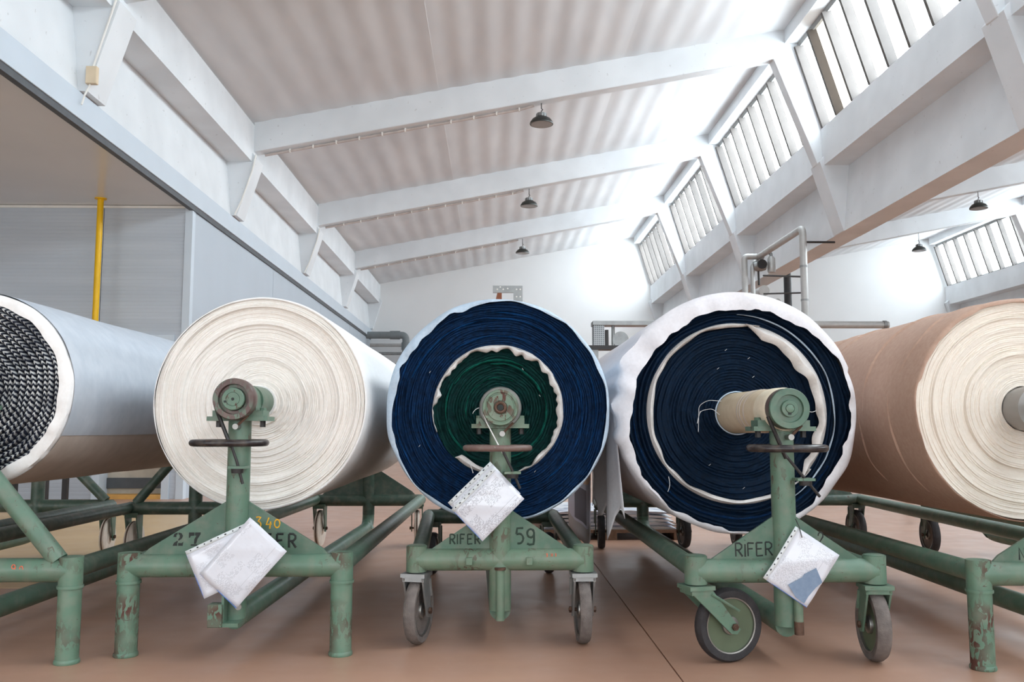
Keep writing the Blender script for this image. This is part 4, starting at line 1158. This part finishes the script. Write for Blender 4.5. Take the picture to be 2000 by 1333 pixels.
# --- brown-wrapped ivory roll at the right edge
r4 = empty('fabric_roll', (2.357, 3.95, 1.012), 'brown cloth wrapped ivory roll at the right edge', 'fabric roll', 'large fabric rolls')
wound('wound_layers', M['ivory_face'], r4, face_rings(.10, .487, 44, 200, 101, .0024, .0014, .0014, ((.24, -.012), (.26, .014), (.40, -.006), (.41, .008)), drift=.003))
b1 = anoise(111, 5, 4); b2 = anoise(113, 8, 12)
def inner4(a):
    d = math.degrees(a) % 360
    k = .491
    if 60 < d < 165: k -= .008+.006*math.sin((d-60)/105*math.pi)+.002*b2(a)
    return k
shell('brown_wrap', M['brown_wrap'], r4, .497, -.004, 3.0, 160, inner4, .016, 29, .003, bulge=.007, rows=18)
def tuck(y, a0, a1, h):
    n = 40; vs = []; fs = []
    f = anoise(int(y*100)+7, 4, 2)
    for j in range(n+1):
        a = R(a0+(a1-a0)*j/n); t = j/n; hh = h*math.sin(t*math.pi)+.0005
        yy = y+.02*f(a)*.6
        for (dr, dy) in ((-.004, -.012), (hh, -.004), (hh*.9, .0), (-.004, .012)):
            vs.append(((.4985+dr)*math.cos(a), yy+dy, (.4985+dr)*math.sin(a)))
    for j in range(n):
        for k in range(3): fs.append((j*4+k, j*4+k+1, j*4+k+5, j*4+k+4))
    return MB().add(vs, fs).build('cloth_fold', M['brown_wrap'], r4, angle=60)
tuck(.18, 95, 160, .006); tuck(.55, 80, 185, .010); tuck(.62, 180, 225, .006); tuck(1.2, 90, 140, .006); tuck(1.45, 100, 150, .005); tuck(.25, 165, 230, .006)
core(r4, .098, -.12, 3.1, M['lens'])
MB().lathe([(.03, 0), (.03, 3.75)], (0, -.44, 0), 'y', 20).build('steel_shaft', M['green_dark'], r4)

# ------------------------------------------------------------------ document sleeves hanging on the posts
def sleeve(label, x, y, z, w, h, ang, mat, seed, strip=True, n_holes=9, bow=.012, group='document sleeves'):
    """w: along the punched strip; the strip is the upper long side; ang turns it in the picture plane"""
    e = empty('document_sleeve', (x, y, z), label, 'document', group)
    e.rotation_euler = (R(-3), R(-ang), 0)
    f = anoise(seed, 3, 1)
    nu, nv = 14, 10; vs = []; fs = []; q = []
    for i in range(nv+1):
        for j in range(nu+1):
            u = j/nu; v = i/nv
            vs.append(((u-.5)*w, -bow*math.sin(u*math.pi)*.5 + .003*f(u*3+v*2), (v-.5)*h))
    for i in range(nv):
        for j in range(nu):
            a = i*(nu+1)+j
            fs.append((a, a+1, a+nu+2, a+nu+1)); q.append(((j/nu, i/nv), ((j+1)/nu, i/nv), ((j+1)/nu, (i+1)/nv), (j/nu, (i+1)/nv)))
    o = MB().add(vs, fs).build('printed_page', mat, e, angle=80, fix=False); put_uv(o, q)
    s = o.modifiers.new('thickness', 'SOLIDIFY'); s.thickness = .0015; s.offset = 1
    yoff = lambda u: -bow*math.sin(u*math.pi)*.5 + .003*f(u*3+2)
    if strip:
        m = MB(); vs = []; fs = []
        for j in range(nu+1):
            u = j/nu
            for zz in (h/2-.001, h/2+.016): vs.append(((u-.5)*w, yoff(u)-.0005, zz))
        fs = [(j*2, j*2+2, j*2+3, j*2+1) for j in range(nu)]
        st = MB().add(vs, fs).build('punched_strip', M['strip'], e, angle=80, fix=False)
        s = st.modifiers.new('thickness', 'SOLIDIFY'); s.thickness = .001; s.offset = 1
        for k in range(n_holes):
            u = (k+.7)/(n_holes+.4)
            rx = .0045 if k % 2 else .0028
            MB().prism_y([((u-.5)*w+rx*math.cos(R(t)), h/2+.009+.0025*math.sin(R(t))) for t in range(0, 360, 36)], yoff(u)-.0032, yoff(u)-.0022).build('punch_hole', M['hole'], st)
    MB().tube([(-w/2, yoff(0)-.0005, -h/2), (-w/2, yoff(0)-.0005, h/2)], .0012, 5).build('sleeve_edge', M['sleeve_edge'], e)
    return e
# cart 1: two sleeves, one over the other
sleeve('clear sleeve with blank sheet under another, hanging on the cart stencilled 27', -1.071, 3.713, .391, .290, .190, 25, M['sheet_a'], 3)
sleeve('front clear sleeve with faint printed form, hanging on the cart stencilled 27', -1.008, 3.698, .388, .297, .205, 48.8, M['sheet_a'], 8, strip=False)
# cart 2
sleeve('rear punched sleeve showing behind the dense form on the cart numbered 59', -.036, 3.872, .624, .250, .172, 44, M['sheet_b'], 13)
sleeve('front sleeve with dense printed form on the cart numbered 59', -.020, 3.858, .600, .250, .172, 45, M['sheet_b'], 17)
# cart 3
s3 = sleeve('clear sleeve with printed form and blue-grey cloth swatch on the right-hand cart', 1.206, 3.545, .384, .240, .183, 56, M['sheet_c'], 23)
sw = MB().prism_y([(-.088, .016), (-.033, -.014), (-.019, -.014), (.027, -.04), (-.006, -.088), (-.037, -.078), (-.082, -.071), (-.114, -.072), (-.112, -.034)], -.0125, -.0105).build('cloth_swatch', M['swatch'], s3)
# string holding the sleeve on cart 3
MB().tube([(-.0, 0, 0), (0, -.002, .05)], .002, 6)
o = MB().tube([(1.205, 3.540, .50), (1.198, 3.548, .54), (1.190, 3.566, .57)], .0018, 6).build('wire_hook', M['dark_steel']); tag(o, 'thin wire holding the document sleeve on the right-hand post', 'wire')
